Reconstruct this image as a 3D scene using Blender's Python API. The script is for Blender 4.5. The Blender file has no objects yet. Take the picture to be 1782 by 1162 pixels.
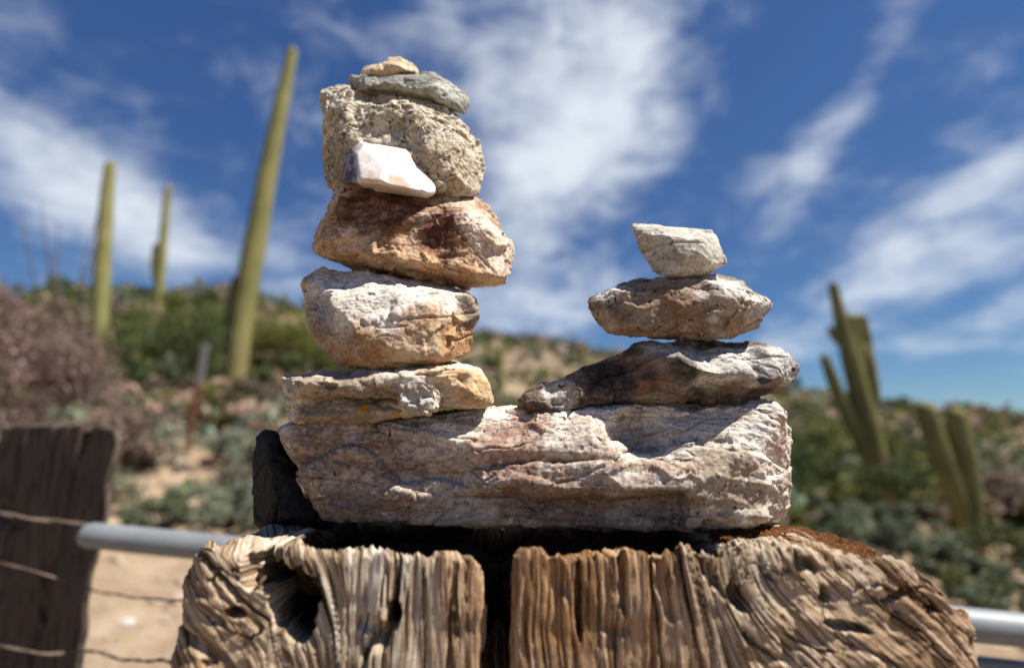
import bpy, bmesh, math, random
import numpy as np
from mathutils import Vector
R = math.radians

# ------------------------------------------------------------------ camera, sky, sun, exposure
scene = bpy.context.scene
COL = scene.collection
FPX, CX, CY = 891.0, 891.0, 581.0          # focal length and centre in photograph pixels (18 mm on 36 mm)
PITCH = math.atan(164.0 / FPX)
CAM = np.array([0.0, 0.0, 1.25])
cam = bpy.data.cameras.new('camera'); camo = bpy.data.objects.new('camera', cam); COL.objects.link(camo)
camo.location = CAM; camo.rotation_euler = (math.pi / 2 + PITCH, 0, 0)
cam.lens = 18; cam.sensor_width = 36; cam.clip_start = 0.02; cam.clip_end = 9000
cam.dof.use_dof = True; cam.dof.focus_distance = 0.405; cam.dof.aperture_fstop = 2.1
scene.camera = camo
scene.cycles.max_bounces = 6; scene.cycles.diffuse_bounces = 3; scene.cycles.glossy_bounces = 2

SUN_EL, SUN_AZ = R(57), R(103)             # azimuth clockwise from +Y (the view direction): from the right, a little towards us
sdir = np.array([math.sin(SUN_AZ) * math.cos(SUN_EL), math.cos(SUN_AZ) * math.cos(SUN_EL), math.sin(SUN_EL)])
sun = bpy.data.lights.new('sun', 'SUN'); suno = bpy.data.objects.new('sun', sun); COL.objects.link(suno)
sun.energy = 5.0; sun.angle = R(0.5); sun.color = (1.0, 0.945, 0.86)
suno.rotation_euler = Vector(tuple(sdir)).to_track_quat('Z', 'Y').to_euler()
suno.location = (3, -1, 6)
vs = scene.view_settings
vs.view_transform = 'Standard'; vs.look = 'None'; vs.exposure = 0.95; vs.gamma = 1.0; vs.use_curve_mapping = False
SKY_STRENGTH = 0.05


def ray(px, py):
    u, v = (px - CX) / FPX, (CY - py) / FPX
    c, s = math.cos(PITCH), math.sin(PITCH)
    return np.array([u, c - v * s, s + v * c])


def P(px, py, Y):
    d = ray(px, py)
    return CAM + d * (Y / d[1])


world = bpy.data.worlds.new('World'); scene.world = world; world.use_nodes = True
wt = world.node_tree; wt.nodes.clear()


class NT:
    """small helper round a node tree"""
    def __init__(s, t): s.t = t
    def n(s, typ, **kw):
        nd = s.t.nodes.new(typ)
        for k, v in kw.items(): setattr(nd, k, v)
        return nd
    def link(s, a, b): s.t.links.new(a, b)
    def put(s, sock, v):
        if hasattr(v, 'is_linked') or isinstance(v, bpy.types.NodeSocket): s.t.links.new(v, sock)
        else: sock.default_value = v
    def math(s, op, a, b=0.0, c=None, clamp=False):
        nd = s.n('ShaderNodeMath', operation=op, use_clamp=clamp)
        s.put(nd.inputs[0], a); s.put(nd.inputs[1], b)
        if c is not None: s.put(nd.inputs[2], c)
        return nd.outputs[0]
    def dot(s, vec, w):
        nd = s.n('ShaderNodeVectorMath', operation='DOT_PRODUCT')
        s.link(vec, nd.inputs[0]); nd.inputs[1].default_value = tuple(w)
        return nd.outputs['Value']
    def noise(s, vec, scale, detail=6, rough=0.55, dist=0.0, out='Fac'):
        nd = s.n('ShaderNodeTexNoise'); s.link(vec, nd.inputs['Vector'])
        nd.inputs['Scale'].default_value = scale; nd.inputs['Detail'].default_value = detail
        nd.inputs['Roughness'].default_value = rough; nd.inputs['Distortion'].default_value = dist
        return nd.outputs[out]
    def voro(s, vec, scale, feature='F1', out='Distance', rnd=1.0):
        nd = s.n('ShaderNodeTexVoronoi', feature=feature); s.link(vec, nd.inputs['Vector'])
        nd.inputs['Scale'].default_value = scale; nd.inputs['Randomness'].default_value = rnd
        return nd.outputs[out]
    def ramp(s, fac, stops, interp='LINEAR'):
        nd = s.n('ShaderNodeValToRGB'); nd.color_ramp.interpolation = interp
        e = nd.color_ramp.elements
        while len(e) < len(stops): e.new(0.5)
        for el, (p, c) in zip(e, stops):
            el.position = p; el.color = (c[0], c[1], c[2], 1) if not isinstance(c, (int, float)) else (c, c, c, 1)
        s.link(fac, nd.inputs[0]); return nd.outputs['Color']
    def step(s, fac, a, b, lo=0.0, hi=1.0):
        nd = s.n('ShaderNodeMapRange', interpolation_type='SMOOTHSTEP')
        s.put(nd.inputs[0], fac)
        for i, v in zip((1, 2, 3, 4), (a, b, lo, hi)): nd.inputs[i].default_value = v
        return nd.outputs[0]
    def mix(s, fac, a, b, mode='MIX'):
        nd = s.n('ShaderNodeMix', data_type='RGBA', blend_type=mode)
        s.put(nd.inputs[0], fac)
        for sock, v in ((nd.inputs[6], a), (nd.inputs[7], b)):
            if isinstance(v, (tuple, list)): sock.default_value = (v[0], v[1], v[2], 1)
            else: s.link(v, sock)
        return nd.outputs[2]
    def mapping(s, vec, scale=(1, 1, 1), rot=(0, 0, 0), loc=(0, 0, 0)):
        nd = s.n('ShaderNodeMapping'); s.link(vec, nd.inputs[0])
        nd.inputs['Scale'].default_value = scale; nd.inputs['Rotation'].default_value = rot; nd.inputs['Location'].default_value = loc
        return nd.outputs[0]
    def attr(s, name, out='Fac'):
        nd = s.n('ShaderNodeAttribute'); nd.attribute_name = name
        return nd.outputs[out]


def build_sky():
    t = NT(wt)
    out = t.n('ShaderNodeOutputWorld'); bg = t.n('ShaderNodeBackground')
    t.link(bg.outputs[0], out.inputs[0]); bg.inputs['Strength'].default_value = SKY_STRENGTH
    sky = t.n('ShaderNodeTexSky', sky_type='NISHITA')
    sky.sun_disc = False; sky.sun_elevation = SUN_EL; sky.sun_rotation = SUN_AZ
    sky.altitude = 2500; sky.air_density = 1.0; sky.dust_density = 0.0; sky.ozone_density = 3.0
    tc = t.n('ShaderNodeTexCoord'); d = tc.outputs['Generated']
    # deep, polarised desert blue: the same response curve for the whole sky
    sp = t.n('ShaderNodeSeparateColor'); t.link(sky.outputs[0], sp.inputs[0]); cb = t.n('ShaderNodeCombineColor')
    for i, (ex, ga) in enumerate(((0.92, 0.65), (0.85, 0.94), (0.62, 1.76))):
        t.link(t.math('MULTIPLY', t.math('POWER', sp.outputs[i], ex), ga), cb.inputs[i])
    blue = cb.outputs[0]
    # thin high cloud: overall streaky noise on a cloud layer, thicker in a few banks
    sep = t.n('ShaderNodeSeparateXYZ'); t.link(d, sep.inputs[0])
    zc = t.math('MAXIMUM', sep.outputs[2], 0.03)
    zc = t.math('ADD', zc, 0.10)
    com = t.n('ShaderNodeCombineXYZ')
    t.link(t.math('DIVIDE', sep.outputs[0], zc), com.inputs[0]); t.link(t.math('DIVIDE', sep.outputs[1], zc), com.inputs[1])
    lay = com.outputs[0]
    streak = t.noise(t.mapping(lay, (1.5, 0.55, 1), (0, 0, R(-38))), 1.6, 4, 0.55, 0.9)
    puff = t.noise(d, 5.0, 4, 0.54, 0.25)
    fine = t.noise(t.mapping(d, (1.0, 1.0, 2.2), (0, R(18), 0)), 10.0, 5, 0.6, 0.5)
    banks = [  # centre px, half-length, half-width (px), angle of long axis on the picture, weight
        (1010, 200, 250, 165, -66, 0.95), (1110, 130, 120, 90, -20, 0.50), (980, 10, 280, 80, -5, 0.62), (900, 330, 170, 100, -70, 0.50),
        (930, 540, 190, 60, -6, 0.72), (860, 470, 130, 80, 0, 0.45), (1080, 480, 90, 40, -10, 0.4), (800, 120, 140, 120, -40, 0.16),
        (90, 330, 260, 85, 18, 0.50), (350, 440, 300, 90, 22, 0.48), (0, 230, 140, 70, 10, 0.45), (560, 450, 190, 110, 20, 0.42),
        (330, 70, 360, 80, -8, 0.26), (640, 40, 220, 80, 5, 0.18),
        (1480, 180, 400, 34, -52, 0.52), (1330, 320, 140, 55, -40, 0.36),
        (1640, 350, 270, 40, -25, 0.46), (1770, 285, 140, 34, -20, 0.32), (1600, 470, 300, 44, -22, 0.48), (1430, 560, 180, 60, -35, 0.48),
        (1690, 572, 85, 20, -8, 0.55), (1760, 532, 70, 18, -12, 0.5), (1660, 604, 220, 15, 3, 0.38), (1770, 440, 130, 28, -20, 0.34)]
    tot = None
    for (px, py, a, b, ang, w) in banks:
        r = ray(px, py); r /= np.linalg.norm(r)
        rx = np.array([r[1], -r[0], 0.0]); rx /= np.linalg.norm(rx); up = np.cross(rx, r)
        ca, sa = math.cos(R(-ang)), math.sin(R(-ang))
        u = (rx * ca + up * sa) * FPX / a; v = (-rx * sa + up * ca) * FPX / b
        q = t.math('ADD', t.math('POWER', t.dot(d, u), 2.0), t.math('POWER', t.dot(d, v), 2.0))
        g = t.math('MULTIPLY', t.math('EXPONENT', t.math('MULTIPLY', q, -1.35)), w)
        g = t.math('MULTIPLY', g, t.step(t.dot(d, r), 0.0, 0.3))
        tot = g if tot is None else t.math('ADD', tot, g)
    n = t.math('ADD', t.math('MULTIPLY', puff, 0.58), t.math('MULTIPLY', fine, 0.52))
    n = t.math('ADD', n, t.math('MULTIPLY', streak, 0.30))
    m = t.math('ADD', t.math('MULTIPLY', tot, 0.55), t.math('MULTIPLY', t.math('SUBTRACT', n, 0.765), 1.5))
    cl = t.step(m, -0.04, 0.80)
    cl = t.math('MULTIPLY', cl, t.step(sep.outputs[2], 0.0, 0.06))
    cl = t.math('MULTIPLY', cl, 0.86)
    col = t.mix(cl, blue, (9.2, 9.8, 10.5))
    t.link(col, bg.inputs['Color'])


build_sky()

# ------------------------------------------------------------------ numeric helpers
def h3(ix, iy, iz, seed):
    u = np.uint32
    n = ix.astype(u) * u(374761393) + iy.astype(u) * u(668265263) + iz.astype(u) * u(1442695041) + u((seed * 974711) & 0xFFFFFFFF)
    n = (n ^ (n >> u(13))) * u(1274126177)
    n = (n ^ (n >> u(15))) * u(2246822519)
    return ((n ^ (n >> u(16))) & u(0xFFFFFF)).astype(np.float32) * np.float32(1.0 / 0xFFFFFF)


def vnoise(p, seed=0):
    p = np.asarray(p, np.float32); i = np.floor(p).astype(np.int32); f = p - i
    f = f * f * f * (f * (f * 6 - 15) + 10)
    r = 0
    for dx in (0, 1):
        wx = f[:, 0] if dx else 1 - f[:, 0]
        for dy in (0, 1):
            wy = f[:, 1] if dy else 1 - f[:, 1]
            for dz in (0, 1):
                wz = f[:, 2] if dz else 1 - f[:, 2]
                r = r + wx * wy * wz * h3(i[:, 0] + dx, i[:, 1] + dy, i[:, 2] + dz, seed)
    return r * 2 - 1


def fbm(p, octv=4, seed=0, gain=0.5, lac=2.07):
    a, s, r = 1.0, 0.0, 0
    for o in range(octv):
        r = r + a * vnoise(p, seed + o * 17); s += a; a *= gain; p = p * lac + 3.7
    return r / s


def ridged(p, octv=4, seed=0, gain=0.5):
    a, s, r = 1.0, 0.0, 0
    for o in range(octv):
        r = r + a * (1 - 2 * np.abs(vnoise(p, seed + o * 13))); s += a; a *= gain; p = p * 2.11 + 1.3
    return r / s


def voronoi(p, seed=0):
    p = np.asarray(p, np.float32); i = np.floor(p).astype(np.int32); fl = np.float32
    f1 = np.full(len(p), 9.0, fl); f2 = np.full(len(p), 9.0, fl); idv = np.zeros(len(p), fl); gr = np.zeros((len(p), 3), fl)
    for dx in (-1, 0, 1):
        for dy in (-1, 0, 1):
            for dz in (-1, 0, 1):
                cx, cy, cz = i[:, 0] + dx, i[:, 1] + dy, i[:, 2] + dz
                q = np.stack([cx + h3(cx, cy, cz, seed), cy + h3(cx, cy, cz, seed + 1), cz + h3(cx, cy, cz, seed + 2)], 1)
                dv = p - q
                d = np.sqrt((dv ** 2).sum(1))
                m = d < f1
                f2 = np.where(m, f1, np.minimum(f2, d))
                idv = np.where(m, h3(cx, cy, cz, seed + 3), idv)
                gr = np.where(m[:, None], dv, gr)
                f1 = np.where(m, d, f1)
    return f1, f2, idv, gr


def sstep(x, a, b):
    t = np.clip((x - a) / (b - a), 0, 1)
    return t * t * (3 - 2 * t)


def mesh_from(name, v, f, smooth=True):
    """v Nx3, f Mx3 or Mx4 numpy"""
    v = np.asarray(v, dtype=np.float32); f = np.asarray(f, dtype=np.int32)
    me = bpy.data.meshes.new(name)
    k = f.shape[1]
    me.vertices.add(len(v)); me.vertices.foreach_set('co', v.ravel())
    me.loops.add(f.size); me.loops.foreach_set('vertex_index', f.ravel())
    me.polygons.add(len(f))
    me.polygons.foreach_set('loop_start', np.arange(0, f.size, k, dtype=np.int32))
    me.polygons.foreach_set('loop_total', np.full(len(f), k, dtype=np.int32))
    me.update(calc_edges=True); me.validate()
    me.polygons.foreach_set('use_smooth', np.full(len(me.polygons), smooth))
    return me


def set_attr(me, name, val):
    a = me.attributes.new(name, 'FLOAT', 'POINT'); a.data.foreach_set('value', np.asarray(val, dtype=np.float32))


def set_col(me, name, rgb):
    a = me.attributes.new(name, 'FLOAT_COLOR', 'POINT')
    rgba = np.ones((len(rgb), 4), dtype=np.float32); rgba[:, :3] = rgb
    a.data.foreach_set('color', rgba.ravel())


def link(name, me, mat=None, parent=None, loc=(0, 0, 0)):
    o = bpy.data.objects.new(name, me); COL.objects.link(o)
    if mat is not None and me is not None: me.materials.append(mat)
    if parent is not None: o.parent = parent
    o.location = loc
    return o


def tag(o, label, cat, group=None):
    o['label'] = label; o['category'] = cat
    if group: o['group'] = group
    return o


def empty(name, loc, label, cat, group=None):
    o = bpy.data.objects.new(name, None); COL.objects.link(o); o.location = loc
    o.empty_display_size = 0.05
    return tag(o, label, cat, group)


def tube(path, rad, n=10, cap=True):
    path = np.asarray(path, float); m = len(path); rad = np.broadcast_to(np.asarray(rad, float), (m,))
    tan = np.gradient(path, axis=0); tan /= np.linalg.norm(tan, axis=1)[:, None]
    ref = np.array([0, 0, 1.0]) if abs(tan[0][2]) < 0.9 else np.array([1.0, 0, 0])
    vs_, fs = [], []
    a = np.cross(tan[0], ref); a /= np.linalg.norm(a)
    ang = np.arange(n) * 2 * math.pi / n
    for i in range(m):
        a = a - tan[i] * a.dot(tan[i]); a /= np.linalg.norm(a); b = np.cross(tan[i], a)
        vs_.append(path[i] + rad[i] * (np.cos(ang)[:, None] * a + np.sin(ang)[:, None] * b))
    v = np.concatenate(vs_)
    for i in range(m - 1):
        for j in range(n):
            k = (j + 1) % n
            fs.append((i * n + j, i * n + k, (i + 1) * n + k, (i + 1) * n + j))
    if cap:
        c0, c1 = len(v), len(v) + 1
        v = np.concatenate([v, path[:1], path[-1:]])
        for j in range(n):
            k = (j + 1) % n
            fs.append((c0, k, j, j)); fs.append((c1, (m - 1) * n + j, (m - 1) * n + k, (m - 1) * n + k))
    return v, np.array(fs)


def poly_mesh(name, v, f, smooth=True):
    """like mesh_from but faces may repeat the last index (triangles in a quad array)"""
    me = bpy.data.meshes.new(name)
    me.from_pydata([tuple(x) for x in v], [], [tuple(q[:3]) if q[2] == q[3] else tuple(q) for q in f.tolist()])
    me.update()
    me.polygons.foreach_set('use_smooth', np.full(len(me.polygons), smooth))
    return me


def merge(parts):
    vv, ff, o = [], [], 0
    for v, f in parts:
        vv.append(np.asarray(v)); ff.append(np.asarray(f) + o); o += len(v)
    return np.concatenate(vv), np.concatenate(ff)


# ------------------------------------------------------------------ materials
def new_mat(name, rough=0.85, spec=0.25):
    m = bpy.data.materials.new(name); m.use_nodes = True
    t = NT(m.node_tree); b = m.node_tree.nodes['Principled BSDF']
    b.inputs['Roughness'].default_value = rough; b.inputs['Specular IOR Level'].default_value = spec
    return m, t, b


def bump(t, b, h, strength, dist):
    nd = t.n('ShaderNodeBump'); nd.inputs['Strength'].default_value = strength; nd.inputs['Distance'].default_value = dist
    t.link(h, nd.inputs['Height']); t.link(nd.outputs[0], b.inputs['Normal'])


def rock_mat(name, stops, scale=30, stretch=(1, 1, 1), rot=(0, 0, 0), big=None, specks=None, patch=None, rough=0.9, spec=0.12,
             bumps=(0.7, 0.0013), dist=0.5, seed=0.0, veins=None, fine=0.62):
    m, t, b = new_mat(name, rough, spec)
    tc = t.n('ShaderNodeTexCoord'); v = t.mapping(tc.outputs['Object'], loc=(seed, seed * 0.7, -seed))
    sv = t.mapping(v, stretch, rot)
    n1 = t.noise(sv, scale, 7, 0.70, dist)
    c = t.ramp(n1, stops)
    if big:                                        # large mineral zones: (colour, scale, lo, hi)
        for (bc, bs, lo, hi) in big:
            c = t.mix(t.step(t.noise(sv, bs, 4, 0.6, 0.6), lo, hi), c, bc)
    if patch:                                      # patches laid on the rock itself: attribute name -> colour
        for an, pc in patch.items():
            c = t.mix(t.attr(an), c, pc)
    if specks:                                     # mineral grains: (colour, scale, lo, hi)
        for (pc, ps, lo, hi) in specks:
            c = t.mix(t.step(t.noise(v, ps, 3, 0.6, 0.3), lo, hi), c, pc)
    if veins:
        for (pc, ps, w) in veins:
            q = t.math('ABSOLUTE', t.math('SUBTRACT', t.noise(sv, ps, 5, 0.62, 0.7), 0.5))
            c = t.mix(t.step(q, 0.0, w * 0.8, 0.42, 0.0), c, pc)
    g = t.noise(v, 330, 4, 0.75)
    c = t.mix(fine, c, t.mix(1.0, c, t.ramp(g, [(0.32, 0.22), (0.5, 0.85), (0.68, 1.25)]), 'MULTIPLY'))
    t.link(c, b.inputs['Base Color'])
    h = t.math('ADD', t.noise(sv, scale * 3.2, 6, 0.72, 0.3), t.math('MULTIPLY', g, 0.4))
    bump(t, b, h, bumps[0], bumps[1])
    return m


# ------------------------------------------------------------------ rocks
def shell(hulls, Y0, voxel, smooth_it=2):
    """union of convex hulls of traced points (px, py, depth offset), voxel remeshed"""
    bm = bmesh.new()
    for pts in hulls:
        b2 = bmesh.new()
        for (px, py, dz) in pts: b2.verts.new(P(px, py, Y0 + dz))
        r = bmesh.ops.convex_hull(b2, input=b2.verts)
        junk = [e for e in r['geom_interior'] + r['geom_unused'] if isinstance(e, bmesh.types.BMVert)]
        bmesh.ops.delete(b2, geom=list(set(junk)), context='VERTS')
        bmesh.ops.recalc_face_normals(b2, faces=b2.faces)
        tmp = bpy.data.meshes.new('tmp'); b2.to_mesh(tmp); b2.free(); bm.from_mesh(tmp); bpy.data.meshes.remove(tmp)
    me = bpy.data.meshes.new('tmp'); bm.to_mesh(me); bm.free()
    o = bpy.data.objects.new('tmp', me); COL.objects.link(o)
    md = o.modifiers.new('r', 'REMESH'); md.mode = 'VOXEL'; md.voxel_size = voxel
    if smooth_it:
        sm = o.modifiers.new('s', 'SMOOTH'); sm.iterations = smooth_it; sm.factor = 0.5
    dg = bpy.context.evaluated_depsgraph_get(); dg.update()
    ev = o.evaluated_get(dg); em = ev.to_mesh()
    n = len(em.vertices); v = np.empty(n * 3, np.float32); em.vertices.foreach_get('co', v)
    nf = len(em.polygons); f = np.empty(len(em.loops), np.int32); em.loops.foreach_get('vertex_index', f)
    ev.to_mesh_clear(); bpy.data.objects.remove(o); bpy.data.meshes.remove(me)
    return v.reshape(-1, 3).astype(float), f.reshape(nf, 4)


def normals(v, f):
    a = v[f[:, 2]] - v[f[:, 0]]; b = v[f[:, 3]] - v[f[:, 1]]
    fn = np.cross(a, b)
    n = np.zeros_like(v)
    for k in range(4):
        for c in range(3): n[:, c] += np.bincount(f[:, k], fn[:, c], len(v))
    return n / (np.linalg.norm(n, axis=1)[:, None] + 1e-12)


def relax(v, f, it=1, k=0.5):
    a = np.concatenate([f[:, 0], f[:, 1], f[:, 2], f[:, 3]]); b = np.concatenate([f[:, 1], f[:, 2], f[:, 3], f[:, 0]])
    cnt = np.bincount(a, minlength=len(v)) + np.bincount(b, minlength=len(v))
    for _ in range(it):
        m = np.stack([np.bincount(a, v[b, c], len(v)) + np.bincount(b, v[a, c], len(v)) for c in range(3)], 1) / cnt[:, None]
        v = v + (m - v) * k
    return v


def front(px_pts, Y0, back, shrink=0.82):
    """silhouette at Y0 plus a smaller copy of it further back"""
    c = np.mean([[p[0], p[1]] for p in px_pts], axis=0)
    r = [(p[0], p[1], p[2] if len(p) > 2 else 0.0) for p in px_pts]
    r += [(c[0] + (p[0] - c[0]) * shrink, c[1] + (p[1] - c[1]) * (shrink + 0.06), back) for p in px_pts]
    return r


ROCKS = []


def rock(name, label, Y0, hulls, mat, disp, patches=None, voxel=0.00088, seed=1, smooth_it=1, pits=None):
    v, f = shell(hulls, Y0, voxel, smooth_it)
    # two passes: broad broken facets first, then layers and grain
    n = normals(v, f)
    p = v * 1.0
    d = np.zeros(len(v))
    if 'lump' in disp:
        a, s = disp['lump']; d += a * fbm(p * s, 4, seed)
    if 'chip' in disp:                                       # little broken planes, each cell tilted its own way
        a, s = disp['chip']
        f1, f2, idv, gr = voronoi(p * s + 0.35 * np.stack([fbm(p * s * 1.3, 2, seed + 50 + k) for k in range(3)], 1), seed + 5)
        tilt = np.stack([np.sin(idv * 71.3), np.sin(idv * 37.7 + 1), np.sin(idv * 53.1 + 2)], 1)
        d += a * ((idv - 0.5) * 0.5 + (gr * tilt).sum(1) * 1.2)
    v = v + n * (d + disp.get('grow', 0.0013))[:, None]
    n0 = normals(v, f)
    rr = np.random.default_rng(seed)
    nch, dmin, dmax, rad = disp.get('chop', (45, 0.0007, 0.0024, 0.030))          # flakes knocked off: flat planes with crisp edges
    for k in range(nch):
        i = rr.integers(0, len(v))
        near = np.where(np.abs(v - v[i]).max(1) < rad)[0]
        q = v[near] - v[i]
        near = near[(n0[near] @ n0[i]) > 0.1]; q = v[near] - v[i]
        loc = np.abs(q).max(1) < rad * 0.5
        pn = n0[near[loc]].mean(0)
        pn = pn + rr.normal(0, 0.16, 3); pn /= np.linalg.norm(pn)
        dist = q @ pn + rr.uniform(dmin, dmax)
        fall = 1 - sstep(np.linalg.norm(q, axis=1), rad * 0.75, rad)
        v[near] -= pn * (np.clip(dist, 0, 0.005) * fall)[:, None]
    v = relax(v, f, 3, 0.5)
    n = normals(v, f)
    d = np.zeros(len(v))
    nfr, fdep, fw = disp.get('fract', (5, 0.0026, 0.0006))                          # straight fractures
    cen = v.mean(0); ext = v.max(0) - v.min(0)
    fz = 0.0022 * fbm(v * 60, 3, seed + 200, 0.6)
    for k in range(nfr):
        pn = rr.normal(0, 1, 3) * np.array([0.55, 0.4, 1.0]); pn /= np.linalg.norm(pn)
        c0 = cen + (rr.uniform(0, 1, 3) - 0.5) * ext * 0.8
        e = np.abs((v - c0) @ pn + fz * (1 if k % 2 else -1))
        d -= fdep * (1 - sstep(e, 0.0, fw * 2.2)) * sstep(vnoise(v * 34, seed + 230 + k), -0.15, 0.35)
    if 'strata' in disp:                                     # bedding: amplitude, spacing scale, plane normal
        a, s, ax = disp['strata']; ax = np.array(ax, float); ax /= np.linalg.norm(ax)
        w = p @ ax * s + 0.9 * fbm(p * s * 0.16, 3, seed + 30)
        q = np.stack([w, fbm(p * s * 0.12, 2, seed + 31) * 1.2, p[:, 0] * s * 0.10], 1)
        st = ridged(q, 4, seed + 33, 0.6) * 0.45
        w2 = w * 0.33 + 0.5 * fbm(p * s * 0.22, 2, seed + 36); fr = w2 - np.floor(w2)           # ledges: each bed steps out, then breaks back sharply
        st = st + (fr - 0.5) * 1.7 * (1 - sstep(fr, 0.90, 1.0)) * sstep(vnoise(p * s * 0.11, seed + 37), -0.45, 0.3)
        w1 = 1 - np.abs(n @ ax)
        d += a * st * (0.2 + w1)
    if 'crack' in disp:
        a, s, wd = disp['crack']
        f1, f2, idv, gr = voronoi(p * s * np.array([0.7, 1, 1.25]) + 0.5 * np.stack([fbm(p * s * 1.7, 3, seed + 60 + k) for k in range(3)], 1), seed + 9)
        d -= a * (1 - sstep(f2 - f1, 0.0, wd)) * sstep(vnoise(p * s * 0.7, seed + 70), -0.25, 0.35)
    if 'grain' in disp:
        a, s = disp['grain']; d += a * (fbm(p * s, 3, seed + 80, 0.7) + 0.6 * ridged(p * s * 0.45, 3, seed + 85, 0.6) * sstep(fbm(p * s * 0.12, 2, seed + 86), -0.2, 0.4))
    if 'knob' in disp:
        a, s = disp['knob']
        f1, f2, idv, gr = voronoi(p * s + 0.3 * np.stack([fbm(p * s * 1.5, 2, seed + 90 + k) for k in range(3)], 1), seed + 11)
        d += a * (np.sqrt(np.clip(1 - f1 * f1 * 1.3, 0, 1)) - 0.6) * (0.6 + 0.8 * idv)
        d -= a * 0.8 * sstep(fbm(p * s * 0.6, 2, seed + 99), 0.22, 0.5)
    v = v + n * d[:, None]
    for (px, py, dz, rad, dep) in (pits or []):
        c = P(px, py, Y0 + dz); r = np.linalg.norm((v - c) * np.array([1, 0.7, 1]), axis=1) * FPX / Y0
        k = np.exp(-(r / rad) ** 2.0)
        v[:, 1] += dep * k
    base = np.array([v[:, 0].mean(), v[:, 1].mean(), v[:, 2].min()])
    me = mesh_from(name, v - base, f)
    if patches:
        wobf = 1 + 0.45 * fbm(p * 70, 4, seed + 120, 0.6); brk = 0.62 + 0.38 * sstep(fbm(p * 150, 3, seed + 130, 0.65), -0.35, 0.15)
    for an in ('patch_a', 'patch_b', 'patch_c'):
        if patches and an in patches:
            val = np.zeros(len(v))
            for (px, py, dz, rad, wgt) in patches[an]:
                c = P(px, py, Y0 + dz); r = np.linalg.norm((v - c) * np.array([1, 0.6, 1]), axis=1) * FPX / Y0
                r = r * wobf
                val = np.maximum(val, wgt * (1 - sstep(r, rad * 0.62, rad * 1.15)))
            val *= brk
            set_attr(me, an, np.clip(val, 0, 1))
    o = link(name, me, mat, loc=base)
    tag(o, label, 'rock'); ROCKS.append(o)
    return o


CREAM = (0.66, 0.60, 0.53); PALE = (0.56, 0.53, 0.49); TANC = (0.43, 0.29, 0.18); RUST = (0.33, 0.14, 0.065)
DKRED = (0.085, 0.030, 0.022); BROWN = (0.20, 0.115, 0.068); BLACK = (0.022, 0.018, 0.016); GREY = (0.30, 0.29, 0.27)
PINK = (0.50, 0.36, 0.29)

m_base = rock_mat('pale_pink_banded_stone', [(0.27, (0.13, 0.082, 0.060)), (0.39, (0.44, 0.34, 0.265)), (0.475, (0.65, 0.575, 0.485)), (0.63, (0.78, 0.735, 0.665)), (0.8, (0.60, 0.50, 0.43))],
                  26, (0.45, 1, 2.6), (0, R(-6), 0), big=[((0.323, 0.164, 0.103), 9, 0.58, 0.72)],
                  patch={'patch_a': (0.183, 0.095, 0.054), 'patch_b': (0.30, 0.235, 0.165), 'patch_c': (0.282, 0.123, 0.080)},  # first patch: browner stone, darkened further to deepen shade on the left front
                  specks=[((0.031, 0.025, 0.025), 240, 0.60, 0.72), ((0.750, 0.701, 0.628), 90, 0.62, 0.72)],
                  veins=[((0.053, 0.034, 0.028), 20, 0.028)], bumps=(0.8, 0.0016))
m_slab = rock_mat('cream_slab_stone', [(0.25, (0.206, 0.169, 0.145)), (0.42, (0.466, 0.381, 0.283)), (0.55, (0.657, 0.571, 0.462)), (0.75, (0.732, 0.671, 0.586))], 34, (0.6, 1, 2.2),
                  patch={'patch_a': (0.497, 0.278, 0.095), 'patch_b': (0.360, 0.360, 0.360), 'patch_c': (0.178, 0.130, 0.087)},
                  specks=[((0.550, 0.245, 0.025), 70, 0.63, 0.74)], veins=[((0.106, 0.069, 0.045), 28, 0.025)], seed=1.3)
m_boulder = rock_mat('cream_to_tan_stone', [(0.25, (0.202, 0.123, 0.074)), (0.42, (0.423, 0.289, 0.179)), (0.56, (0.544, 0.410, 0.276)), (0.75, (0.659, 0.561, 0.439))], 40, (0.7, 1, 1.5), (0, R(14), 0),
                     patch={'patch_a': (0.709, 0.666, 0.605), 'patch_b': (0.338, 0.161, 0.057), 'patch_c': (0.150, 0.144, 0.150)},
                     specks=[((0.107, 0.064, 0.039), 150, 0.64, 0.72)], seed=2.1, veins=[((0.096, 0.059, 0.041), 30, 0.022)])
m_brown = rock_mat('rust_and_cream_stone', [(0.27, (0.108, 0.053, 0.035)), (0.42, (0.352, 0.217, 0.126)), (0.54, (0.557, 0.399, 0.264)), (0.74, (0.701, 0.591, 0.469))], 36, (0.75, 1, 1.4), (0, R(-12), 0),
                   patch={'patch_a': (0.093, 0.029, 0.021), 'patch_b': (0.719, 0.609, 0.512), 'patch_c': (0.393, 0.174, 0.058)},
                   specks=[((0.075, 0.039, 0.026), 130, 0.62, 0.70)], seed=3.7, veins=[((0.054, 0.024, 0.017), 34, 0.03)])
m_quartz = rock_mat('milky_quartz', [(0.25, (0.50, 0.45, 0.42)), (0.5, (0.66, 0.63, 0.61)), (0.75, (0.74, 0.73, 0.72))], 20, (1, 1, 1), (0, R(30), 0),
                    patch={'patch_a': (0.085, 0.052, 0.036), 'patch_b': (0.45, 0.29, 0.16)}, rough=0.42, spec=0.5, bumps=(0.35, 0.0006), seed=4.4, fine=0.12, veins=[((0.42, 0.34, 0.28), 16, 0.03)])  # first patch: brown of the left face with its shade painted in
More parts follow.
